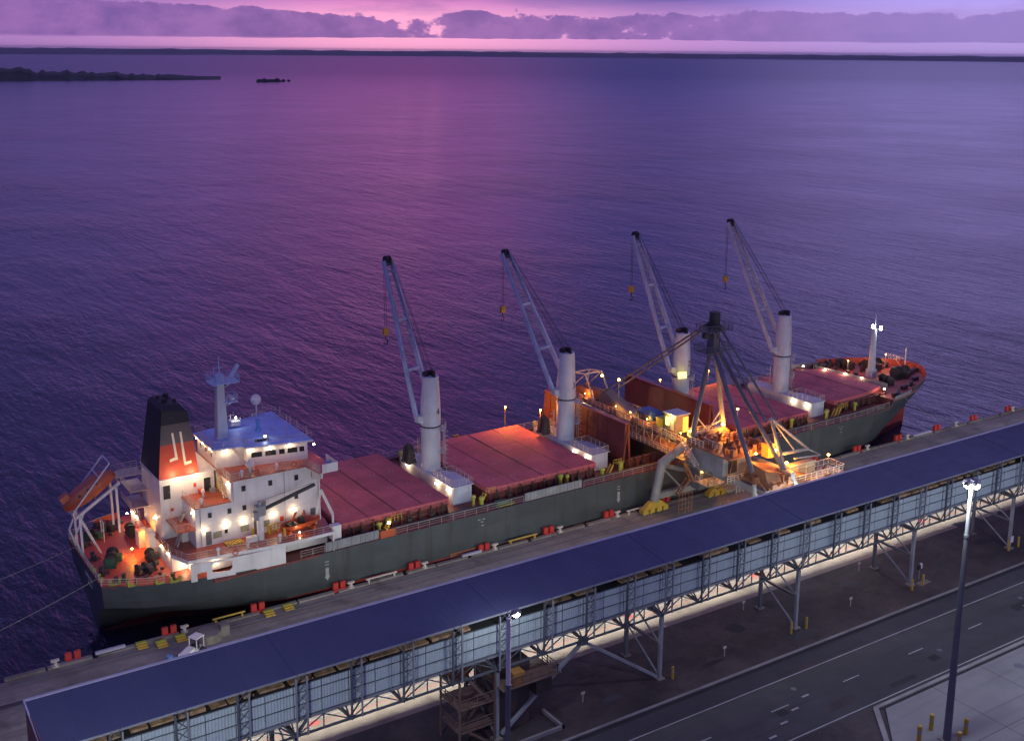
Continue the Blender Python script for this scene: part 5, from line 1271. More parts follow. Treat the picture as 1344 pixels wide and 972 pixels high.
# boom: box truss, walkways, belt
bm_ = empty('boom', (0, 0, 0)); bm_.parent = ld
Y0, Y1 = 131.5, 165.0; X0, X1 = 122.4, 125.6; ZT, ZB = 15.9, 13.1
for x in (X0, X1):
    LB(MB().box(x - .17, x + .17, Y0, Y1, ZT - .2, ZT + .15), 'top_chord', mLoad, bm_)
    LB(MB().box(x - .15, x + .15, Y0, Y1 - 1.5, ZB - .15, ZB + .15), 'bottom_chord', mLoad, bm_)
    m_ = MB(); n = 15
    for i in range(n + 1):
        y = Y0 + (Y1 - 1.5 - Y0) * i / n; m_.box(x - .09, x + .09, y - .09, y + .09, ZB, ZT)
        if i < n:
            y2_ = Y0 + (Y1 - 1.5 - Y0) * (i + 1) / n
            m_.beam((x, y, ZB if i % 2 else ZT), (x, y2_, ZT if i % 2 else ZB), .12)
    LB(m_, 'truss_web', mLoad, bm_)
LB(MB().box(X0 + .2, X1 - .2, Y0, Y1, ZT - .28, ZT - .15), 'boom_deck', mLoadO, bm_)
LB(MB().box(X0 + .7, X1 - .7, Y0, Y1 - .5, ZT + .35, ZT + .50), 'conveyor_belt', mRubber, bm_)
m_ = MB()
for i in range(30): y = Y0 + .5 + i * 1.1; m_.box(X0 + .5, X1 - .5, y - .08, y + .08, ZT - .1, ZT + .33)
LB(m_, 'belt_idlers', mLoadO, bm_)
LB(MB().box(X0 - 1.0, X0 - .15, Y0, Y1, ZT - .16, ZT - .06), 'boom_walkway', mGreyD, bm_)
r_ = MB(); railing([(X0 - .95, Y0, ZT - .05), (X0 - .95, Y1, ZT - .05), (X1 + .3, Y1, ZT - .05), (X1 + .3, Y0 + 8, ZT - .05)], 1.1, 1.2, .055, 3, r_); LB(r_, 'walkway_railing', mRail, bm_)
LB(MB().box(X0 + .3, X1 - .3, Y0 + 2, Y1 - 4, ZB - .1, ZB + .02), 'boom_belly', mLoadO, bm_)
# boom head frame with chute
m_ = MB()
for x in (X0 - .4, X1 + .2):
    m_.beam((x, Y1 + .4, ZT), (x, Y1 - .4, ZT + 4.4), .26).beam((x, Y1 - .4, ZT + 4.4), (x, Y1 - 4.2, ZT + 5.0), .26).beam((x, Y1 - 4.2, ZT + 5.0), (x, Y1 - 7.0, ZT + .6), .26).beam((x, Y1 - 3.8, ZT + 4.6), (x, Y1 + .2, ZT + 1.2), .18)
for (y, z) in ((Y1 - .4, ZT + 4.4), (Y1 - 4.2, ZT + 5.0)): m_.beam((X0 - .4, y, z), (X1 + .2, y, z), .22)
LB(m_, 'head_frame', mRail, bm_)
LB(MB().hexa([(X0 + .2, Y1 - 6.5, ZT + .6), (X1 - .2, Y1 - 6.5, ZT + .6), (X1 - .2, Y1 - .4, ZT + .6), (X0 + .2, Y1 - .4, ZT + .6)], [(X0 + .5, Y1 - 5.5, ZT + 2.0), (X1 - .5, Y1 - 5.5, ZT + 2.0), (X1 - .5, Y1 - .8, ZT + 2.0), (X0 + .5, Y1 - .8, ZT + 2.0)])
   .cyl(124, Y1 - 2.6, ZT + 2.0, ZT + 2.7, .55, 10), 'head_machinery', mLoadO, bm_)
LB(MB().tube((124, Y1 - 2.4, ZT - .3), (124, Y1 - 2.4, 10.6), 1.0, 14, .75), 'loading_spout', mGreyD, bm_)
# wedge-shaped trunnion housing where the stays land
LB(MB().hexa([(X0 + .1, 143.5, ZT + .2), (X1 - .1, 143.5, ZT + .2), (X1 - .1, 157.5, ZT + .2), (X0 + .1, 157.5, ZT + .2)], [(X0 + .5, 150.5, ZT + .9), (X1 - .5, 150.5, ZT + .9), (X1 - .5, 156.9, ZT + 2.9), (X0 + .5, 156.9, ZT + 2.9)]), 'trunnion_housing', mGreyD, bm_)
LB(MB().box(X0 + .2, X1 - .2, 142.6, 146.8, ZT + .5, ZT + 1.6).hexa([(X0 + .2, 142.6, ZT + 1.6), (X1 - .2, 142.6, ZT + 1.6), (X1 - .2, 146.8, ZT + 1.6), (X0 + .2, 146.8, ZT + 1.6)], [(X0 + .7, 143.2, ZT + 2.4), (X1 - .7, 143.2, ZT + 2.4), (X1 - .7, 146.2, ZT + 2.4), (X0 + .7, 146.2, ZT + 2.4)]), 'drive_cover', mat('drive_cover_blue', (0.05, 0.12, 0.28), .5), bm_)
m_ = MB()
for k in range(7): m_.box(X0 + .05, X1 - .05, 142.8 + k*.6, 142.95 + k*.6, ZT + .5, ZT + 1.8)
LB(m_, 'cover_ribs', mDark, bm_)
LB(MB().box(X0 + .4, X1, 139.8, 141.8, ZT + .3, ZT + 2.0), 'winch_motor', mYelG, bm_)
cab = empty('control_cabin', (0, 0, 0)); cab.parent = ld
LB(MB().box(122.6, 125.4, 136.6, 139.4, 16.2, 19.4), 'cabin_wall', mat('cabin_grey', (.22, .20, .19), .5), cab); LB(MB().box(124.2, 125.3, 136.52, 136.6, 16.4, 19.0), 'lit_front', emat('lit_cabin_wall', (1.0, .62, .10), 1.0), cab); LB(MB().box(122.4, 125.6, 136.4, 139.6, 19.4, 19.55), 'cabin_roof', mCrane, cab)  # lit_front glows on its own to give the wall its yellow light
LB(MB().box(122.55, 122.6, 137.0, 137.8, 16.3, 18.6), 'cabin_door', mRail, cab)
LB(MB().box(122.56, 122.6, 138.2, 139.0, 17.4, 18.8), 'cabin_window', eYel, cab)
LB(MB().box(X0 - 1.0, X0 - .15, Y0 - 1, Y0 + 17, ZB - .1, ZB), 'lower_walkway', mGreyD, bm_)
r_ = MB(); railing([(X0 - .95, Y0 - 1, ZB), (X0 - .95, Y0 + 17, ZB)], 1.1, 1.1, .05, 3, r_); LB(r_, 'walkway_railing', mRail, bm_)
m_ = MB(); rr = random.Random(4)
for k in range(70):
    y = rr.uniform(Y0 + .5, Y1 - 1); x = rr.choice([X0 - .5, X0 + .4, X1 - .4]) + rr.uniform(-.2, .2); w_, d_, h_ = rr.uniform(.1, .35), rr.uniform(.15, .8), rr.uniform(.2, 1.1)
    m_.box(x - w_, x + w_, y - d_, y + d_, ZT - .1, ZT - .1 + h_)
for k in range(60):
    x = rr.uniform(120.2, 128); y = rr.uniform(121.5, 130.2); w_, h_ = rr.uniform(.1, .4), rr.uniform(.3, 1.5)
    m_.box(x - w_, x + w_, y - w_, y + w_, 17.2, 17.2 + h_)
for k in range(60):
    x = rr.uniform(122, 139); y = rr.uniform(114.6, 120); w_, h_ = rr.uniform(.1, .5), rr.uniform(.3, 1.4); z = 12.0 if x > 128 else 14
    m_.box(x - w_, x + w_, y - w_ * .6, y + w_ * .6, z, z + h_)
for k in range(26):
    a = (rr.uniform(119.5, 130), rr.uniform(113, 132), rr.uniform(9, 14)); c = (a[0] + rr.uniform(-4, 4), a[1] + rr.uniform(-3, 3), a[2] + rr.uniform(-3, 3)); m_.tube(a, c, rr.uniform(.05, .12), 5)
o = LB(m_, 'loader_fittings', mLoadO); o['kind'] = 'stuff'
# stays from the mast head to the boom
for s_ in (-1.0, 1.0):
    LB(MB().tube((124 + s_*.7, 130.6, 36.4), (124 + s_*1.4, 156.0, 18.6), .16, 8), 'boom_stay', mGreyD)
    LB(MB().tube((124 + s_*.6, 129.6, 36.0), (124 + s_*1.2 + 1.0, 117.6, 23.4), .18, 8), 'back_stay', mGreyD)
# rear outrigger: triangular counter frame to the bow side and down
m_ = MB()
ta, tb, tcn = Vector((126.6, 119.4, 23.2)), Vector((136.0, 120.0, 16.3)), Vector((129.0, 119.6, 16.8))
m_.tube(ta, tb, .22, 8).tube(ta, tcn, .22, 8).tube(tcn, tb, .28, 8).tube(ta, tcn.lerp(tb, .55), .14, 8).tube(tb, tb + Vector((1.2, -1.5, -.8)), .16, 8).tube(tcn + Vector((2, -1.4, -.6)), tb + Vector((1.2, -1.5, -.8)), .14, 8)
m_.tube(ta, (124.6, 117.8, 23.6), .2, 8).tube(ta, (127.6, 116.6, 15.2), .2, 8)
LB(m_, 'counter_frame', mGrey)
# sloping tail hood lit orange, cab and platform on the landward side
LB(MB().hexa([(122.5, 120.6, 13.2), (137.5, 120.6, 9.6), (137.5, 114.4, 9.0), (122.5, 114.4, 12.4)], [(122.5, 119.8, 17.0), (137.0, 120.2, 12.4), (137.0, 116.4, 12.2), (122.5, 116.2, 16.4)]), 'tail_hood', mLoadO)
LB(MB().box(126.6, 128.0, 119.6, 121.0, 16.6, 18.8), 'operator_cab', mat('cab_orange', (.55, .25, .06), .5))
pl = MB().box(128.6, 140.2, 115.8, 119.2, 12.9, 13.05)
LB(pl, 'tail_platform', mRail)
r_ = MB(); railing([(128.7, 119.1, 13.05), (140.1, 119.1, 13.05), (140.1, 115.9, 13.05), (128.7, 115.9, 13.05)], 1.2, 1.3, .065, 3, r_, closed=True); LB(r_, 'walkway_railing', mRail)
LB(MB().box(129.6, 135.4, 117.8, 119.0, 13.05, 15.2), 'switch_house', mat('switch_cream', (.42, .33, .2), .5))
m_ = MB()
for x in (131.5, 133.4): m_.box(x - .05, x + .05, 117.72, 117.8, 13.05, 15.2)
m_.box(129.6, 135.4, 117.70, 117.8, 15.1, 15.25); LB(m_, 'switch_house_frame', mRail)
m_ = MB()
for k in range(8):
    x = 122 + k * 2.2; m_.beam((x, 114.6, 8.6), (x + 1.1, 114.6, 12.6), .16).beam((x + 1.1, 114.6, 12.6), (x + 2.2, 114.6, 8.6), .16)
m_.box(121.6, 139.4, 114.45, 114.75, 12.5, 12.8).box(121.6, 139.4, 114.45, 114.75, 8.4, 8.7); LB(m_, 'tail_truss', mCrane)
r_ = MB(); stairs(r_, (126.2, 116.6, 9.0), (128.8, 116.6, 13.0), .9, 12); railing([(124.0, 117, 10.2), (128.6, 117, 13.0)], 1.1, .8, .06, 3, r_); railing([(122.0, 121.4, 11.2), (126.5, 121.4, 11.2)], 1.1, .8, .06, 3, r_); railing([(120.0, 121.4, 13.2), (124.5, 121.4, 13.2)], 1.1, .8, .06, 3, r_); LB(r_, 'stairway', mRail)
LB(MB().box(124.2, 126.2, 117.4, 118.8, 12.6, 14.2).cyl(125.0, 118.0, 14.2, 15.3, .3, 8), 'motor_unit', mCrane)
# sodium lamps on the loader
for (p, w, col, r, off) in [((124.2, 158.6, 20.8), 900, 'sod', .24, (0, 0, 0)), ((124.3, 153.8, 21.2), 250, 'sod', .26, (0, 0, 0)), ((122.2, 162.8, 14.6), 900, 'warm', .38, (-.5, 0, -.3)), ((122.3, 160.2, 14.9), 500, 'warm', .25, (-.5, 0, -.3)),
        ((122.2, 146.4, 16.4), 260, 'sod', .2, (-.4, 0, .2)), ((122.6, 137.6, 19.0), 220, 'yel', .2, (-.6, 0, 0)), ((124.0, 136.2, 14.8), 300, 'sod', .2, (-.3, 0, 0)), ((124, 140.4, 14.6), 260, 'sod', .2, (0, 0, 0)),
        ((120.7, 130.9, 18.9), 600, 'sod', .24, (-.4, .4, .1)), ((126.6, 129.7, 19.3), 500, 'sod', .24, (0, -.5, 0)), ((127.6, 119.0, 18.0), 420, 'sod', .24, (0, -.6, .3)), ((129.8, 118.6, 15.6), 500, 'sod', .24, (0, -1.2, .4)),
        ((124.6, 120.2, 17.6), 350, 'sod', .2, (0, 0, .4)), ((139.8, 119.0, 14.9), 120, 'sod', .22, (0, 0, .2)), ((125.4, 116.8, 14.6), 350, 'yel', .22, (0, -.4, 0)), ((127, 113.6, 12.0), 900, 'white', .2, (0, -.5, 0)), ((133, 113.6, 11.4), 700, 'white', .2, (0, -.5, 0)),
        ((122.4, 129.6, 12.0), 60, 'sod', .12, (0, 0, 0)), ((128.5, 131.5, 15.0), 500, 'sod', .2, (.8, .6, 0))]:
    lamp(ld, LL(p), w * (2.6 if col == 'sod' else 1.3), col, r, 'loader_lamp', off=off, size=.2)
for y_ in (134.5, 143.0, 147.5, 151.5, 160.5):
    lamp(ld, LL((121.9, y_, 17.3)), 200, 'sod', .11, 'walkway_lamp', size=.12, off=(.3, 0, .1)); LB(MB().tube((121.9, y_, 15.9), (121.9, y_, 17.2), .04, 5), 'lamp_post', mRail)
for p in ((124.3, 153.8, 17.0), (139.8, 119.0, 13)): LB(MB().tube(p, (p[0], p[1], p[2] + (4.0 if p[1] > 150 else 1.8)), .05, 6), 'lamp_post', mRail)
lamp(ld, LL((127.4, 127.4, 22.4)), 40, 'sod', .18, 'loader_lamp'); LB(MB().tube((127.4, 127.4, 17.2), (127.4, 127.4, 22.2), .05, 6), 'lamp_post', mRail)

# ================================================================== ELEVATED CONVEYOR GALLERY
def roof_tone(m):
    t = m.node_tree; q = NB(t); bs = t.nodes['Principled BSDF']; co = q.n('ShaderNodeTexCoord').outputs['Object']
    sp = q.n('ShaderNodeSeparateXYZ'); t.links.new(co, sp.inputs[0])
    cell = q.m('FLOOR', q.m('DIVIDE', sp.outputs[0], 3.04))
    wn = q.n('ShaderNodeTexWhiteNoise'); wn.noise_dimensions = '1D'; t.links.new(cell, wn.inputs['W'])
    mp = q.n('ShaderNodeMapping'); t.links.new(co, mp.inputs[0]); mp.inputs['Scale'].default_value = (1.3, 0.10, 1)
    n = q.noise(mp.outputs[0], 1.0, 5, 0.65); n2 = q.noise(co, .045, 3, .5)
    src = bs.inputs['Base Color'].links[0].from_socket
    c = q.mix(q.mr(wn.outputs['Value'], 0, 1, 0.0, 0.16, False), src, (0.09, 0.10, 0.17)); c = q.mix(q.m('MULTIPLY', q.mr(n, .50, .70), .30), c, (0.075, 0.075, 0.11))
    c = q.mix(q.m('MULTIPLY', q.mr(n2, .45, .65), .25), c, (0.035, 0.042, 0.12)); t.links.new(c, bs.inputs['Base Color'])
    wv = q.m('SINE', q.m('MULTIPLY', sp.outputs[0], 2 * PI / 0.25)); bp = q.n('ShaderNodeBump'); bp.inputs['Strength'].default_value = .35; bp.inputs['Distance'].default_value = .02
    t.links.new(wv, bp.inputs['Height']); t.links.new(bp.outputs[0], bs.inputs['Normal'])
roof_tone(mRoof)
GX0, GX1 = 15.2, 262.0
ga = empty('conveyor_gallery', (GX0, 97.9, W), label='long elevated conveyor gallery with blue roof and pale sheet sides on steel trusses', cat='conveyor gallery')
def GB(mb_, name, m, par=None, smooth=False):
    mb_.v = [(x - GX0, y - 97.9, z - W) for x, y, z in mb_.v]
    return mb_.build(name, m, par or ga, smooth)
YN, YF = 94.9, 101.2          # near and far faces
ZRN, ZRF = 19.75, 20.65       # roof edge heights
bents = [37.9 + 23.1*i for i in range(-1, 10)]
seams = [GX0] + [b_ for b_ in bents if b_ > GX0 + 2 and b_ < GX1] + [GX1]
for a, c in zip(seams, seams[1:]):
    m_ = MB().hexa([(a + .02, YN - .50, ZRN - .10), (c - .02, YN - .50, ZRN - .10), (c - .02, YF + .55, ZRF - .10), (a + .02, YF + .55, ZRF - .10)],
                   [(a + .02, YN - .50, ZRN), (c - .02, YN - .50, ZRN), (c - .02, YF + .55, ZRF), (a + .02, YF + .55, ZRF)])
    n = int((c - a) / .76)          # low standing ribs across the sheet
    for i in range(n + 1):
        x = a + .03 + (c - a - .1) * i / n; w_ = .03 if i not in (0, n) else .08; rh = .008 if i not in (0, n) else .03
        m_.hexa([(x, YN - .50, ZRN), (x + w_, YN - .50, ZRN), (x + w_, YF + .55, ZRF), (x, YF + .55, ZRF)], [(x, YN - .50, ZRN + rh), (x + w_, YN - .50, ZRN + rh), (x + w_, YF + .55, ZRF + rh), (x, YF + .55, ZRF + rh)])
    GB(m_, 'roof_sheet', mRoof)
GB(MB().box(GX0, GX1, YF + .56, YF + .85, ZRF - .22, ZRF + .10), 'roof_flashing', mRoofEdge)
GB(MB().hexa([(GX0 - .14, YN - .55, ZRN - .2), (GX0, YN - .55, ZRN - .2), (GX0, YF + .85, ZRF - .2), (GX0 - .14, YF + .85, ZRF - .2)], [(GX0 - .14, YN - .55, ZRN + .08), (GX0, YN - .55, ZRN + .08), (GX0, YF + .85, ZRF + .08), (GX0 - .14, YF + .85, ZRF + .08)]), 'roof_flashing', mRoofEdge)
GB(MB().box(GX0, GX1, YN - .60, YN - .51, ZRN - .16, ZRN + .03), 'eaves_gutter', mTrussL)
GB(MB().box(GX0 - .06, GX0, YN, YF + .4, 14.8, ZRF - .2), 'end_wall', mat('end_wall_rust', (0.20, 0.09, 0.07), .7, dirt=RUST, dirtamt=.5))
GB(MB().box(GX0, GX1, YF + .30, YF + .40, 15.6, ZRF - .24), 'far_wall', mWallP)
GB(MB().box(GX0, GX1, YN + .1, YF + .2, 14.75, 14.95), 'gallery_floor', mTruss)
# near wall sheets: ribbed panels three rows high, one object each while they are near enough to tell apart
def sheet_mesh(w, h, name):
    m_ = MB(); n = 9; vs = []
    for i in range(n * 2 + 1):
        x = w * i / (n * 2); y = -.05 if i % 2 else 0
        vs += [(x, y, 0), (x, y, h)]
    m_.add(vs, [(i*2, i*2+2, i*2+3, i*2+1) for i in range(n * 2)])
    return m_.mesh(name, mWallP)
BAY = 23.1 / 8
rows = [(14.98, 1.28), (16.28, 1.28), (17.58, .72)]
ms = [sheet_mesh(BAY - .07, h - .05, 'wall_sheet') for z, h in rows]
x = bents[0]; k = 0
while x < GX1 - 1:
    if x > GX0 - .5 and x + BAY < 262:
        for r_i, (z, h) in enumerate(rows):
            if random.random() < .0: continue
            rep(ms[r_i], 'wall_sheet', ga, (x + .035 - GX0, YN - 97.9 + .02, z - W))
    x += BAY
GB(MB().box(GX0, bents[0], YN, YN + .05, 14.98, 18.3), 'wall_sheet', mWallP) if bents[0] > GX0 + .3 else None
for z in (14.92, 16.26, 17.56, 18.34): GB(MB().box(GX0, GX1, YN - .10, YN - .02, z - .045, z + .045), 'wall_rail', mTruss)
GB(MB().box(GX0, GX1, YN - .02, YN + .16, 14.5, 14.9), 'floor_edge', mTrussL)
# glimpse through the gap under the eaves: belt idlers and inner structure
m_ = MB(); xx = GX0 + .5
while xx < GX1:
    L_ = random.uniform(.8, 3.4)
    if random.random() < .72: m_.box(xx, xx + L_, YN + .3 + random.uniform(0, .3), YN + 1.3, 18.29, 18.36 + .3*random.random())
    xx += L_ + random.uniform(.1, .9)
o = GB(m_, 'belt_idlers', mBelt); o['kind'] = 'stuff'
GB(MB().box(GX0, GX1, YN + .2, YN + 1.6, 18.2, 18.28), 'conveyor_belt', mRubber)
# truss: posts in pairs on the outer face, diagonals, chords
post = MB().box(-.075, .075, -.075, .075, 0, 19.45 - 13.2).mesh('truss_post', mTrussL)
post2 = MB().box(-.09, .09, -.09, .09, 0, 19.45 - 13.2).mesh('truss_post', mTruss)
q = 23.1 / 4
pm_ = MB()
lace = MB()
for i in range(5): z = i * 1.05; lace.beam((0, 0, z + 1.5), (1.1, 0, z + 2.5), .05).beam((1.1, 0, z + 1.5), (0, 0, z + 2.5), .05)
lace = lace.mesh('post_lacing', mTruss)
vee = MB()   # hanging V brace under the floor (both faces) and cross beam
vee.beam((0, 0, 0), (1.35, 0, 1.5), .13).beam((0, 0, 0), (-1.35, 0, 1.5), .13).beam((0, 0, 0), (0, 1.6, 1.5), .13); vee2 = MB().beam((0, 6.3, 0), (0, 4.7, 1.5), .13).mesh('hanger_brace', mTruss)
vee = vee.mesh('hanger_brace', mTruss)
cross = MB().box(-.11, .11, 0, 6.3, -.14, .14).mesh('cross_beam', mTruss)
xx = bents[0]
while xx < GX1:
    if xx > GX0:
        isb = min(abs(xx - b_) for b_ in bents) < .1
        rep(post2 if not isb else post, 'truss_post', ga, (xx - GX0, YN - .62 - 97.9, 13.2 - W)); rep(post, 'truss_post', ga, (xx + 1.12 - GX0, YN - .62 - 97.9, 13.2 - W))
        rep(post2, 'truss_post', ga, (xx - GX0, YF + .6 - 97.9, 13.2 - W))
        rep(lace, 'post_lacing', ga, (xx - GX0, YN - .62 - 97.9, 13.2 - W))
        rep(vee, 'hanger_brace', ga, (xx - GX0, YN - 97.9, 13.2 - W)); rep(vee2, 'hanger_brace', ga, (xx - GX0, YN - 97.9, 13.2 - W)); rep(cross, 'cross_beam', ga, (xx - GX0, YN - 97.9, 13.2 - W))
    xx += q
web = MB().beam((0, 0, 0), (q/2, 0, 1.5), .10).beam((q/2, 0, 1.5), (q, 0, 0), .10).box(q/2 - .05, q/2 + .05, -.05, .05, 0, 1.5)
web2 = MB().beam((1.12, 0, 1.9), (q, 0, 5.3), .06)
web = web.mesh('truss_diagonal', mTruss); web2 = web2.mesh('wind_brace', mTrussL)
xx = bents[0]
while xx < GX1 - 2:
    if xx > GX0:
        for y in (YN - .3, YF + .3): rep(web, 'truss_diagonal', ga, (xx - GX0, y - 97.9, 13.2 - W))
    xx += q
for y in (YN - .3, YF + .3):
    GB(MB().box(GX0, GX1, y - .11, y + .11, 13.1, 13.3), 'bottom_chord', mTruss)
# support bents
def bent(X):
    g = empty('support_bent', (X - GX0, 0, 0)); g.parent = ga
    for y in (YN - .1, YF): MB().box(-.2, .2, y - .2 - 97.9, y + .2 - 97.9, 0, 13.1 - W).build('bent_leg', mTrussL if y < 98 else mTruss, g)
    MB().box(-.16, .16, YN - 97.9 - .3, YF - 97.9 + .3, 8.05, 8.4).build('bent_beam', mTruss, g)
    MB().box(-.16, .16, YN - 97.9, YF - 97.9, 4.3, 4.55).build('bent_beam', mTruss, g)
    MB().beam((0, YF - 97.9, 4.4), (0, YN - 97.9, .3), .16).build('bent_brace', mTrussL, g)
    MB().beam((0, YF - 97.9, 8.1), (0, YN - 97.9, 4.5), .16).build('bent_brace', mTrussL, g)
    MB().box(-.5, .5, YN - .6 - 97.9, YN + .4 - 97.9, 0, .18).build('base_plate', mConc, g)
    MB().box(-.5, .5, YF - .5 - 97.9, YF + .5 - 97.9, 0, .18).build('base_plate', mConc, g)
    MB().beam((0, YN - 97.9 - .3, 8.4), (-1.6, YN - 97.9 - .3, 9.9), .14).beam((0, YN - 97.9 - .3, 8.4), (1.2, YN - 97.9 - .3, 9.9), .14).build('knee_brace', mTruss, g)
for b_ in bents:
    if b_ > GX0 and b_ < GX1: bent(b_)
# raking struts either side of the mid node between the tower and the next bent
xm = bents[1] + 23.1 + 23.1*.46
xm = 61.0 + 11.5
for xf in (61.6, 83.7):
    GB(MB().beam((xm, YN - .1, 13.0), (xf, YN - .1, W + .4), .34), 'raking_strut', mTrussL)
GB(MB().box(xm - .4, xm + .4, YN - .5, YN + .3, 12.7, 13.4), 'node_plate', mTruss)
# strip lights hung under the seaward edge
for i in range(21):
    X = 24 + 11.55 * i
    m_ = MB().box(X - .6, X + .6, YF + .8, YF + 1.1, 13.9, 14.05); GB(m_, 'strip_light', emat('strip_light_glow', (0.95, 1.0, 0.9), 6) if i == 0 else bpy.data.materials['strip_light_glow'])
    l = bpy.data.lights.new('strip_light', 'AREA'); l.shape = 'RECTANGLE'; l.size = 11.5; l.size_y = .12; l.energy = 2300 if 40 < X < 140 else 1900; l.color = (.97, 1.0, .90)
    lo = bpy.data.objects.new('strip_light', l); C.objects.link(lo); lo.parent = ga; lo.location = (X - GX0, YF + 1.2 - 97.9, 13.88 - W)
    lo.rotation_euler = (math.radians(22), 0, 0)
GB(MB().box(GX0 + 2, GX1, YF + .55, YF + 1.40, 13.26, 13.31), 'lamp_shield', mTruss)

# transfer station at the second bent
mTower = mat('tower_brown', (0.07, 0.055, 0.05), .7, dirt=RUST, dirtamt=.5)
mTower2 = mat('tower_rust_steel', (0.14, 0.095, 0.075), .65, dirt=RUST, dirtamt=.6)
tw = empty('transfer_station', (60.8, 97.5, W), label='dark stair tower and chute house under the gallery behind the nearer light pole', cat='stair tower')
def TB(mb_, name, m): mb_.v = [(x - 60.8, y - 97.5, z - W) for x, y, z in mb_.v]; return mb_.build(name, m, tw)
TB(MB().box(61.6, 65.8, 95.6, 100.6, W, 12.6), 'chute_house', mTower)
TB(MB().box(60.9, 68.2, 93.4, 97.6, 11.0, 11.15), 'upper_platform', mTower2)
r_ = MB(); railing([(61.2, 93.5, 11.15), (68.1, 93.5, 11.15), (68.1, 97.5, 11.15)], 1.1, 1.1, .05, 3, r_); TB(r_, 'platform_railing', mTower2)
TB(MB().box(56.2, 60.6, 94.6, 98.6, 6.9, 7.05), 'landing', mTower2); TB(MB().box(56.2, 60.6, 94.6, 98.6, 9.6, 9.72), 'landing', mTower2)
r_ = MB()
for z in (7.05, 9.72): railing([(60.6, 94.6, z), (56.2, 94.6, z), (56.2, 98.6, z)], 1.1, 1.0, .045, 3, r_)
TB(r_, 'landing_railing', mTower2)
s3 = MB(); stairs(s3, (57.4, 95.2, 12.9), (60.0, 95.2, 9.7), .9, 12); stairs(s3, (60.0, 96.2, 9.7), (57.2, 96.2, 7.0), .9, 10); stairs(s3, (57.2, 95.2, 7.0), (60.0, 95.2, W), .9, 10); TB(s3, 'stairway', mTower2)
for (x, y) in ((56.2, 94.6), (56.2, 98.6), (60.6, 94.6), (60.6, 98.6)): TB(MB().box(x - .1, x + .1, y - .1, y + .1, W, 13.0), 'tower_post', mTower2)
TB(MB().hexa([(56.8, 97.6, 11.2), (58.6, 97.6, 11.2), (58.6, 99.4, 11.2), (56.8, 99.4, 11.2)], [(55.6, 96.8, 13.1), (59.6, 96.8, 13.1), (59.6, 100.4, 13.1), (55.6, 100.4, 13.1)]), 'hopper', mLoadO)
TB(MB().box(62.4, 63.8, 93.6, 94.8, 11.15, 12.6), 'drive_motor', mat('motor_ochre', (.35, .17, .04), .6))
TB(MB().box(60.4, 68.4, 92.4, 92.7, W, W + .4).box(68.1, 68.4, 92.4, 96.4, W, W + .4), 'plinth_kerb', mKerb)
TB(MB().box(65.9, 68.0, 94.4, 96.6, 8.6, 11.0), 'chute', mMach)

# ================================================================== WHARF FURNITURE
# fenders
fx = [26.1 + 11.83*i for i in range(0, 17)]
fsrc = None; far_ = []
for i, x in enumerate(fx):
    if fsrc is None:
        g = empty('fender', (x, 136.3, W)); src = g; fsrc = g
        for s_ in (-.85, .25):
            MB().box(s_, s_ + .75, .0, .45, -3.2, 1.15).build('fender_panel', mFend, g)
        MB().box(-.9, 1.05, -.25, .0, -.9, .3).build('fender_frame', mFend, g)
        MB().tube((0.05, -.1, -.5), (.05, .3, -.5), .35, 8).build('rubber_cone', mRubber, g)
    else:
        g = copy_tree(fsrc); g.location = (x, 136.3, W)
    far_.append(g)
names = {3: 'leftmost red fender standing at the wharf edge, near the pale beam', 4: 'red fender beside the yellow steps left of the white tractor', 5: 'red fender at the right end of the yellow tube barrier below the ship stern', 6: 'red fender below the white hull arrow near the accommodation block',
         7: 'red fender below the lamp-lit orange gangway platform', 8: 'red fender below the green deck cover sheet', 9: 'red fender left of the second white hull arrow', 10: 'red fender directly below the second white hull arrow',
         11: 'red fender behind the left bogie of the ship loader', 12: 'red fender half hidden under the ship loader sill', 13: 'red fender behind the cable reel of the ship loader', 14: 'red fender beyond the orange-lit tail platform',
         15: 'red fender right of the tail platform below the ship bow', 16: 'red fender below the red boot-top of the bow', 17: 'first red fender standing clear of the bow over open water', 18: 'second red fender past the ship bow', 19: 'third red fender past the ship bow', 20: 'fourth red fender past the bow, at the right edge'}
for i, g in enumerate(far_):
    tag(g, names.get(i + 3), 'fender', 'red fenders along the wharf edge')
# mooring bollards
bsrc = None
blab = ['pale mooring bollard left of the leftmost fender', 'pale bollard beside the grey mound at the wharf edge', 'pale bollard just right of the fender under the white hull arrow', 'pale bollard right of the fender below the gangway lamp', 'pale bollard between the white beam and the second tube barrier',
        'pale bollard below the second white hull arrow', 'pale bollard left of the loader bogie', 'pale bollard just below the bow boot-top', 'pale bollard at the waterline of the bow', 'pale bollard past the bow near the pale edge beam', 'pale bollard far right on the wharf edge']
for i, x in enumerate((24.0, 39.8, 63.2, 74.9, 86.9, 98.9, 110.3, 170.4, 182.0, 197.0, 216.0)):
    if bsrc is None:
        g = empty('mooring_bollard', (x, 135.9, W + .2)); bsrc = g
        MB().cyl(0, 0, 0, .1, .5, 12).cyl(0, 0, .1, .6, .26, 12, .22).build('bollard_base', mRail, g, True)
        MB().box(-.5, .5, -.16, .2, .6, .85).build('bollard_horn', mRail, g)
    else: g = copy_tree(bsrc); g.location = (x, 135.9, W + .2)
    tag(g, blab[i], 'bollard', 'mooring bollards along the wharf edge')
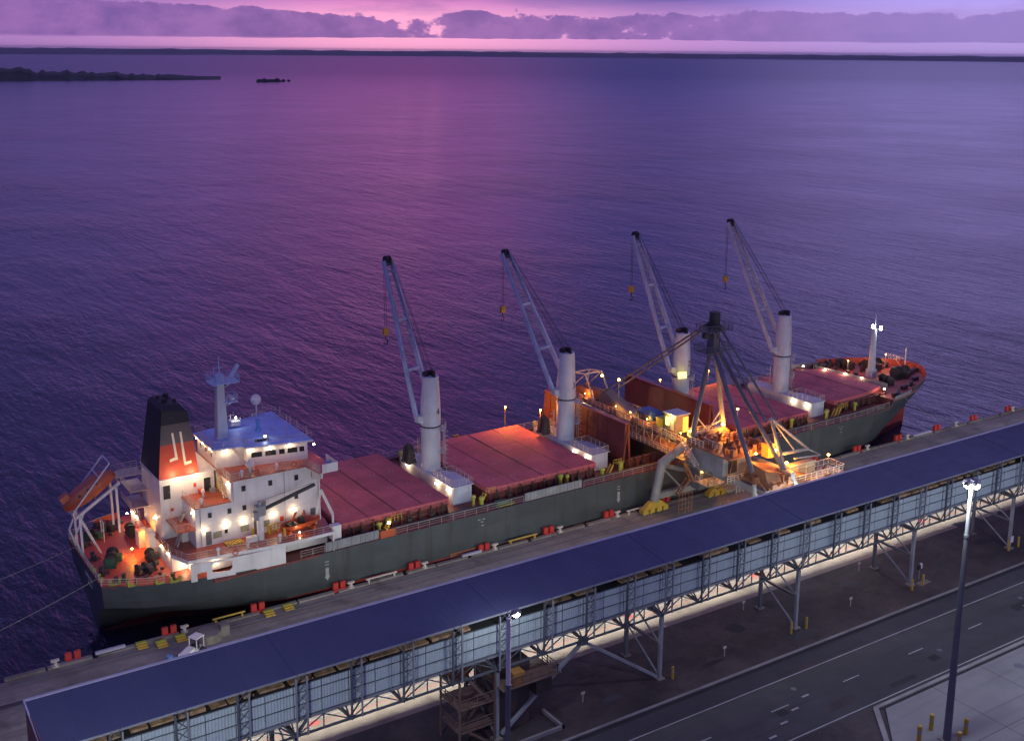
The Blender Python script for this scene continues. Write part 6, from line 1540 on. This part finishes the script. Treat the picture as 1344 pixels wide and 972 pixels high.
# tube barriers and loose beams along the edge
def barrier(x0, x1, y, m, label):
    g = empty('tube_barrier', ((x0 + x1)/2, y, W), label=label, cat='barrier', group='tube barriers along the wharf edge')
    h = (x1 - x0)/2
    MB().tube((-h, 0, .75), (h, 0, .75), .13, 8).build('rail_tube', m, g, True)
    for q in (-h + .4, h - .4): MB().box(q - .12, q + .12, -.12, .12, 0, .75).build('barrier_foot', m, g)
barrier(43.5, 47.9, 136.0, mYel, 'yellow tube barrier on the wharf edge below the ship stern')
barrier(65.5, 70.3, 135.8, mRail, 'cream tube barrier right of the arrow-marked hull section')
barrier(89.4, 94.6, 136.0, mYel, 'yellow tube barrier in the middle of the ship side')
barrier(112.0, 115.4, 135.6, mRail, 'short pale tube barrier just left of the loader bogie')
def beam_(x0, x1, y, m, label):
    o = MB().box(-(x1-x0)/2, (x1-x0)/2, -.2, .2, 0, .32).build('timber_beam', m); o.location = ((x0+x1)/2, y, W + .29); tag(o, label, 'beam', 'pale beams on the wharf edge')
beam_(28.7, 32.3, 135.9, mRoofEdge, 'pale beam lying on the wharf edge right of the leftmost fender'); beam_(81.2, 84.5, 135.9, mRoofEdge, 'pale beam on the wharf edge left of the fender amidships')
beam_(184.0, 189.4, 136.0, mRoofEdge, 'pale beam on the wharf edge past the bow')
steps = [(34.2, 135.4, 'yellow low step nearest the pale beam'), (36.4, 134.4, 'yellow steps left of the second fender'), (38.9, 134.6, 'yellow steps beside the small bollard and mound'), (50.8, 134.9, 'yellow steps right of the fender below the stern'), (53.6, 135.1, 'yellow steps below the white side screen')]
for (x, y, lab) in steps:
    g = empty('access_steps', (x, y, W), label=lab, cat='steps', group='yellow access steps on the wharf'); g.scale = (.8, .8, .7)
    MB().box(-.8, .8, -.9, -.35, 0, .22).build('step', mYel, g); MB().box(-.8, .8, -.35, .2, 0, .44).build('step', mYel, g)
    MB().box(-.8, .8, .2, .8, 0, .62).build('step', mYelG, g)
# grey domed cover and little tractor
MB_ = MB().cyl(0, 0, 0, 1.0, 1.7, 18, 1.55).box(1.5, 2.6, -.6, .6, 0, 1.5)
o = MB_.build('concrete_cover', mConc); o.location = (41.9, 132.9, W); tag(o, 'round grey concrete cover on the wharf behind the white tractor', 'cover')
tr = empty('utility_tractor', (38.4, 129.2, W), .5, label='small white tractor with a square roll frame parked behind the gallery roof', cat='tractor')
MB().hexa([(-1.7, -.6, .5), (.3, -.6, .5), (.3, .6, .5), (-1.7, .6, .5)], [(-1.5, -.5, 1.15), (.3, -.55, 1.5), (.3, .55, 1.5), (-1.5, .5, 1.15)]).build('bonnet', mWhite, tr)
MB().box(.3, 1.9, -.65, .65, .5, 1.0).build('chassis', mWhite, tr)
m_ = MB()
for x in (.5, 1.7):
    for y in (-.6, .6): m_.box(x - .05, x + .05, y - .05, y + .05, 1.0, 2.5)
m_.box(.4, 1.8, -.68, .68, 2.45, 2.58); m_.build('roll_frame', mWhite, tr)
MB().box(.8, 1.3, -.3, .3, 1.0, 1.6).build('seat', mBlack, tr)
for x, r in ((-1.2, .45), (1.3, .6)):
    for y in (-.75, .75): MB().tube((x, y - .14, r), (x, y + .14, r), r, 14).build('wheel', mRubber, tr, True)
dr = MB().cyl(0, 0, 0, .95, .38, 14).build('water_drum', mBlueP, None, True); dr.location = (36.0, 129.6, W); tag(dr, 'blue drum standing left of the white tractor', 'drum')
# apron posts
for (x, y, lab) in ((73.3, 95.6, 'thin pale post on the dark apron below the raking strut'), (94.4, 94.5, 'thin pale post right of the second gallery support'), (74.9, 102.2, 'thin pale post left of the raking strut foot'), (105.0, 102.0, 'thin pale post left of the third gallery support'), (118.1, 95.0, 'thin pale post between the third and fourth supports'), (127.8, 101.8, 'thin pale post beside the fourth gallery support')):
    g = empty('marker_post', (x, y, W), label=lab, cat='post', group='thin marker posts on the apron')
    MB().cyl(0, 0, 0, 1.3, .06, 6).build('post', mRail, g); MB().box(-.25, .25, -.05, .05, 1.0, 1.3).build('marker_plate', mRail, g)
# yellow guard bollards at the supports and round the tall pole
ysrc = None
yl_ = [(85.4, 93.9, 'yellow guard bollard at the foot of the second near support'), (105.6, 94.0, 'left yellow guard bollard at the third gallery support'), (108.3, 93.9, 'right yellow guard bollard at the third gallery support'), (129.2, 93.6, 'left yellow guard bollard at the fourth gallery support'),
       (131.8, 93.8, 'right yellow guard bollard at the fourth gallery support'), (152.6, 94.3, 'left yellow guard bollard at the rightmost support'), (155.2, 94.4, 'right yellow guard bollard at the rightmost support'), (58.6, 92.4, 'yellow guard bollard beside the stair tower'),
       (99.4, 69.5, 'yellow bollard left of the tall pole base'), (102.4, 70.2, 'yellow bollard behind the tall pole base'), (104.9, 67.6, 'yellow bollard right of the tall pole base'), (102.0, 66.4, 'yellow bollard in front of the tall pole base')]
for (x, y, lab) in yl_:
    big = y < 75; z = W + (.16 if big else 0)
    if ysrc is None:
        g = empty('guard_bollard', (x, y, z)); ysrc = g
        MB().cyl(0, 0, 0, 1.55, .17, 10).sphere((0, 0, 1.55), .17, 10, 4, .5).build('bollard_tube', mYel, g, True); MB().cyl(0, 0, .9, 1.1, .175, 10).build('reflector_band', mLine, g)
    else: g = copy_tree(ysrc); g.location = (x, y, z)
    if big: g.scale = (1.45, 1.45, 1.2)
    tag(g, lab, 'bollard', 'yellow guard bollards')
# hydrant with its plate, sign on the leg
hy = empty('hydrant_cabinet', (133.0, 95.4, W), label='small black and white hydrant marker on the dark apron', cat='hydrant')
MB().cyl(0, 0, 0, 1.9, .07, 8).build('stand', mGrey, hy); MB().box(-.45, .1, -.15, .15, 1.5, 2.1).build('black_cover', mBlack, hy); MB().box(.1, .4, -.15, .15, 1.6, 2.3).build('white_tag', mWhite, hy)
MB().box(-1.6, .8, -1.6, -.6, 0, .02).build('ground_plate', mConc, hy)
sg = MB().box(-.35, .35, -.03, .03, -.5, .5).build('notice_board', mWhite); sg.location = (153.4, 94.4, W + 1.6); tag(sg, 'white notice on the leg of the rightmost gallery support', 'sign')
# light poles
def pole(x, y, z0, h, r0, r1, name, lab, heads, nb, fr=.81):
    g = empty(name, (x, y, z0), label=lab, cat='light pole')
    rm_ = r0 + (r1 - r0) * fr; MB().cyl(0, 0, 0, h * fr, r0, 12, rm_).build('pole_shaft', mGreyD, g, True); MB().cyl(0, 0, h * fr, h, rm_ * .9, 12, r1).build('pole_shaft', mGrey if nb > 1 else mWhite, g, True)  # shaft painted pale above and dark below for its lit and shadowed parts
    MB().cyl(0, 0, h*fr - .15, h*fr + .15, rm_*1.15, 12).build('pole_collar', mGreyD, g)
    MB().box(-.7, .7, -.7, .7, -.02, .12).build('pole_footing', mConc, g)
    for (dx_, dy_, w, vec, ang) in heads:
        MB().beam((0, 0, h), (dx_, dy_, h + .35), .12).build('lamp_arm', mGrey, g)
        MB().hexa([(dx_ - .5, dy_ - .3, h + .22), (dx_ + .5, dy_ - .3, h + .22), (dx_ + .5, dy_ + .3, h + .22), (dx_ - .5, dy_ + .3, h + .22)], [(dx_ - .4, dy_ - .22, h + .55), (dx_ + .4, dy_ - .22, h + .55), (dx_ + .4, dy_ + .22, h + .55), (dx_ - .4, dy_ + .22, h + .55)]).build('lamp_head', mGrey, g)
        lamp(g, (dx_, dy_, h + .12), w, 'white', .42 if nb > 1 else .40, 'lamp_glass', size=.3, off=(dx_ * 1.6, dy_ * 1.6, -.1), spot=(vec, ang) if w else None)
    return g
pole(102.2, 68.0, W + .16, 29.4, .44, .20, 'light_pole', 'very tall light pole with glaring white lamp cluster in the yard between yellow bollards', [(-.55, 0, 8000, (.1, .2, -1), 165), (.55, 0, 0, 0, 0), (0, .5, 0, 0, 0), (0, -.5, 0, 0, 0)], 4)
pole(58.1, 88.2, W, 18.0, .30, .24, 'light_pole', 'shorter light pole with lit upper shaft painted white and one lamp in front of the stair tower', [(1.0, .2, 1700, (.1, .6, -1), 150)], 1, .59)
for i, (px_, py_, en) in enumerate(((18.0, 66.0, 24000), (139.0, 54.0, 22000))):
    pole(px_, py_, W + (.16 if px_ > 100 else 0), 29.4, .44, .20, 'light_pole', ('tall yard light pole beyond the left end of the gallery', 'tall yard light pole farther right along the yard')[i], [(-.55, 0, en, (0, 1.0, -.95), 112), (.9, 0, 7000 if i else 0, (0, 0, -1), 110), (0, .8, 0, 0, 0), (0, -.8, 0, 0, 0)], 4)

# thin dusk air
def haze():
    m = bpy.data.materials.new('haze'); m.use_nodes = True; t = m.node_tree
    for n in list(t.nodes): t.nodes.remove(n)
    v = t.nodes.new('ShaderNodeVolumePrincipled'); v.inputs['Color'].default_value = (0.80, 0.80, 0.92, 1)
    v.inputs['Density'].default_value = 3.6e-5; v.inputs['Anisotropy'].default_value = 0.1
    o = t.nodes.new('ShaderNodeOutputMaterial'); t.links.new(v.outputs[0], o.inputs['Volume'])
    tag(MB().box(-29000, 29000, -2600, 27000, -15, 96).build('haze', m), kind='stuff')
haze()
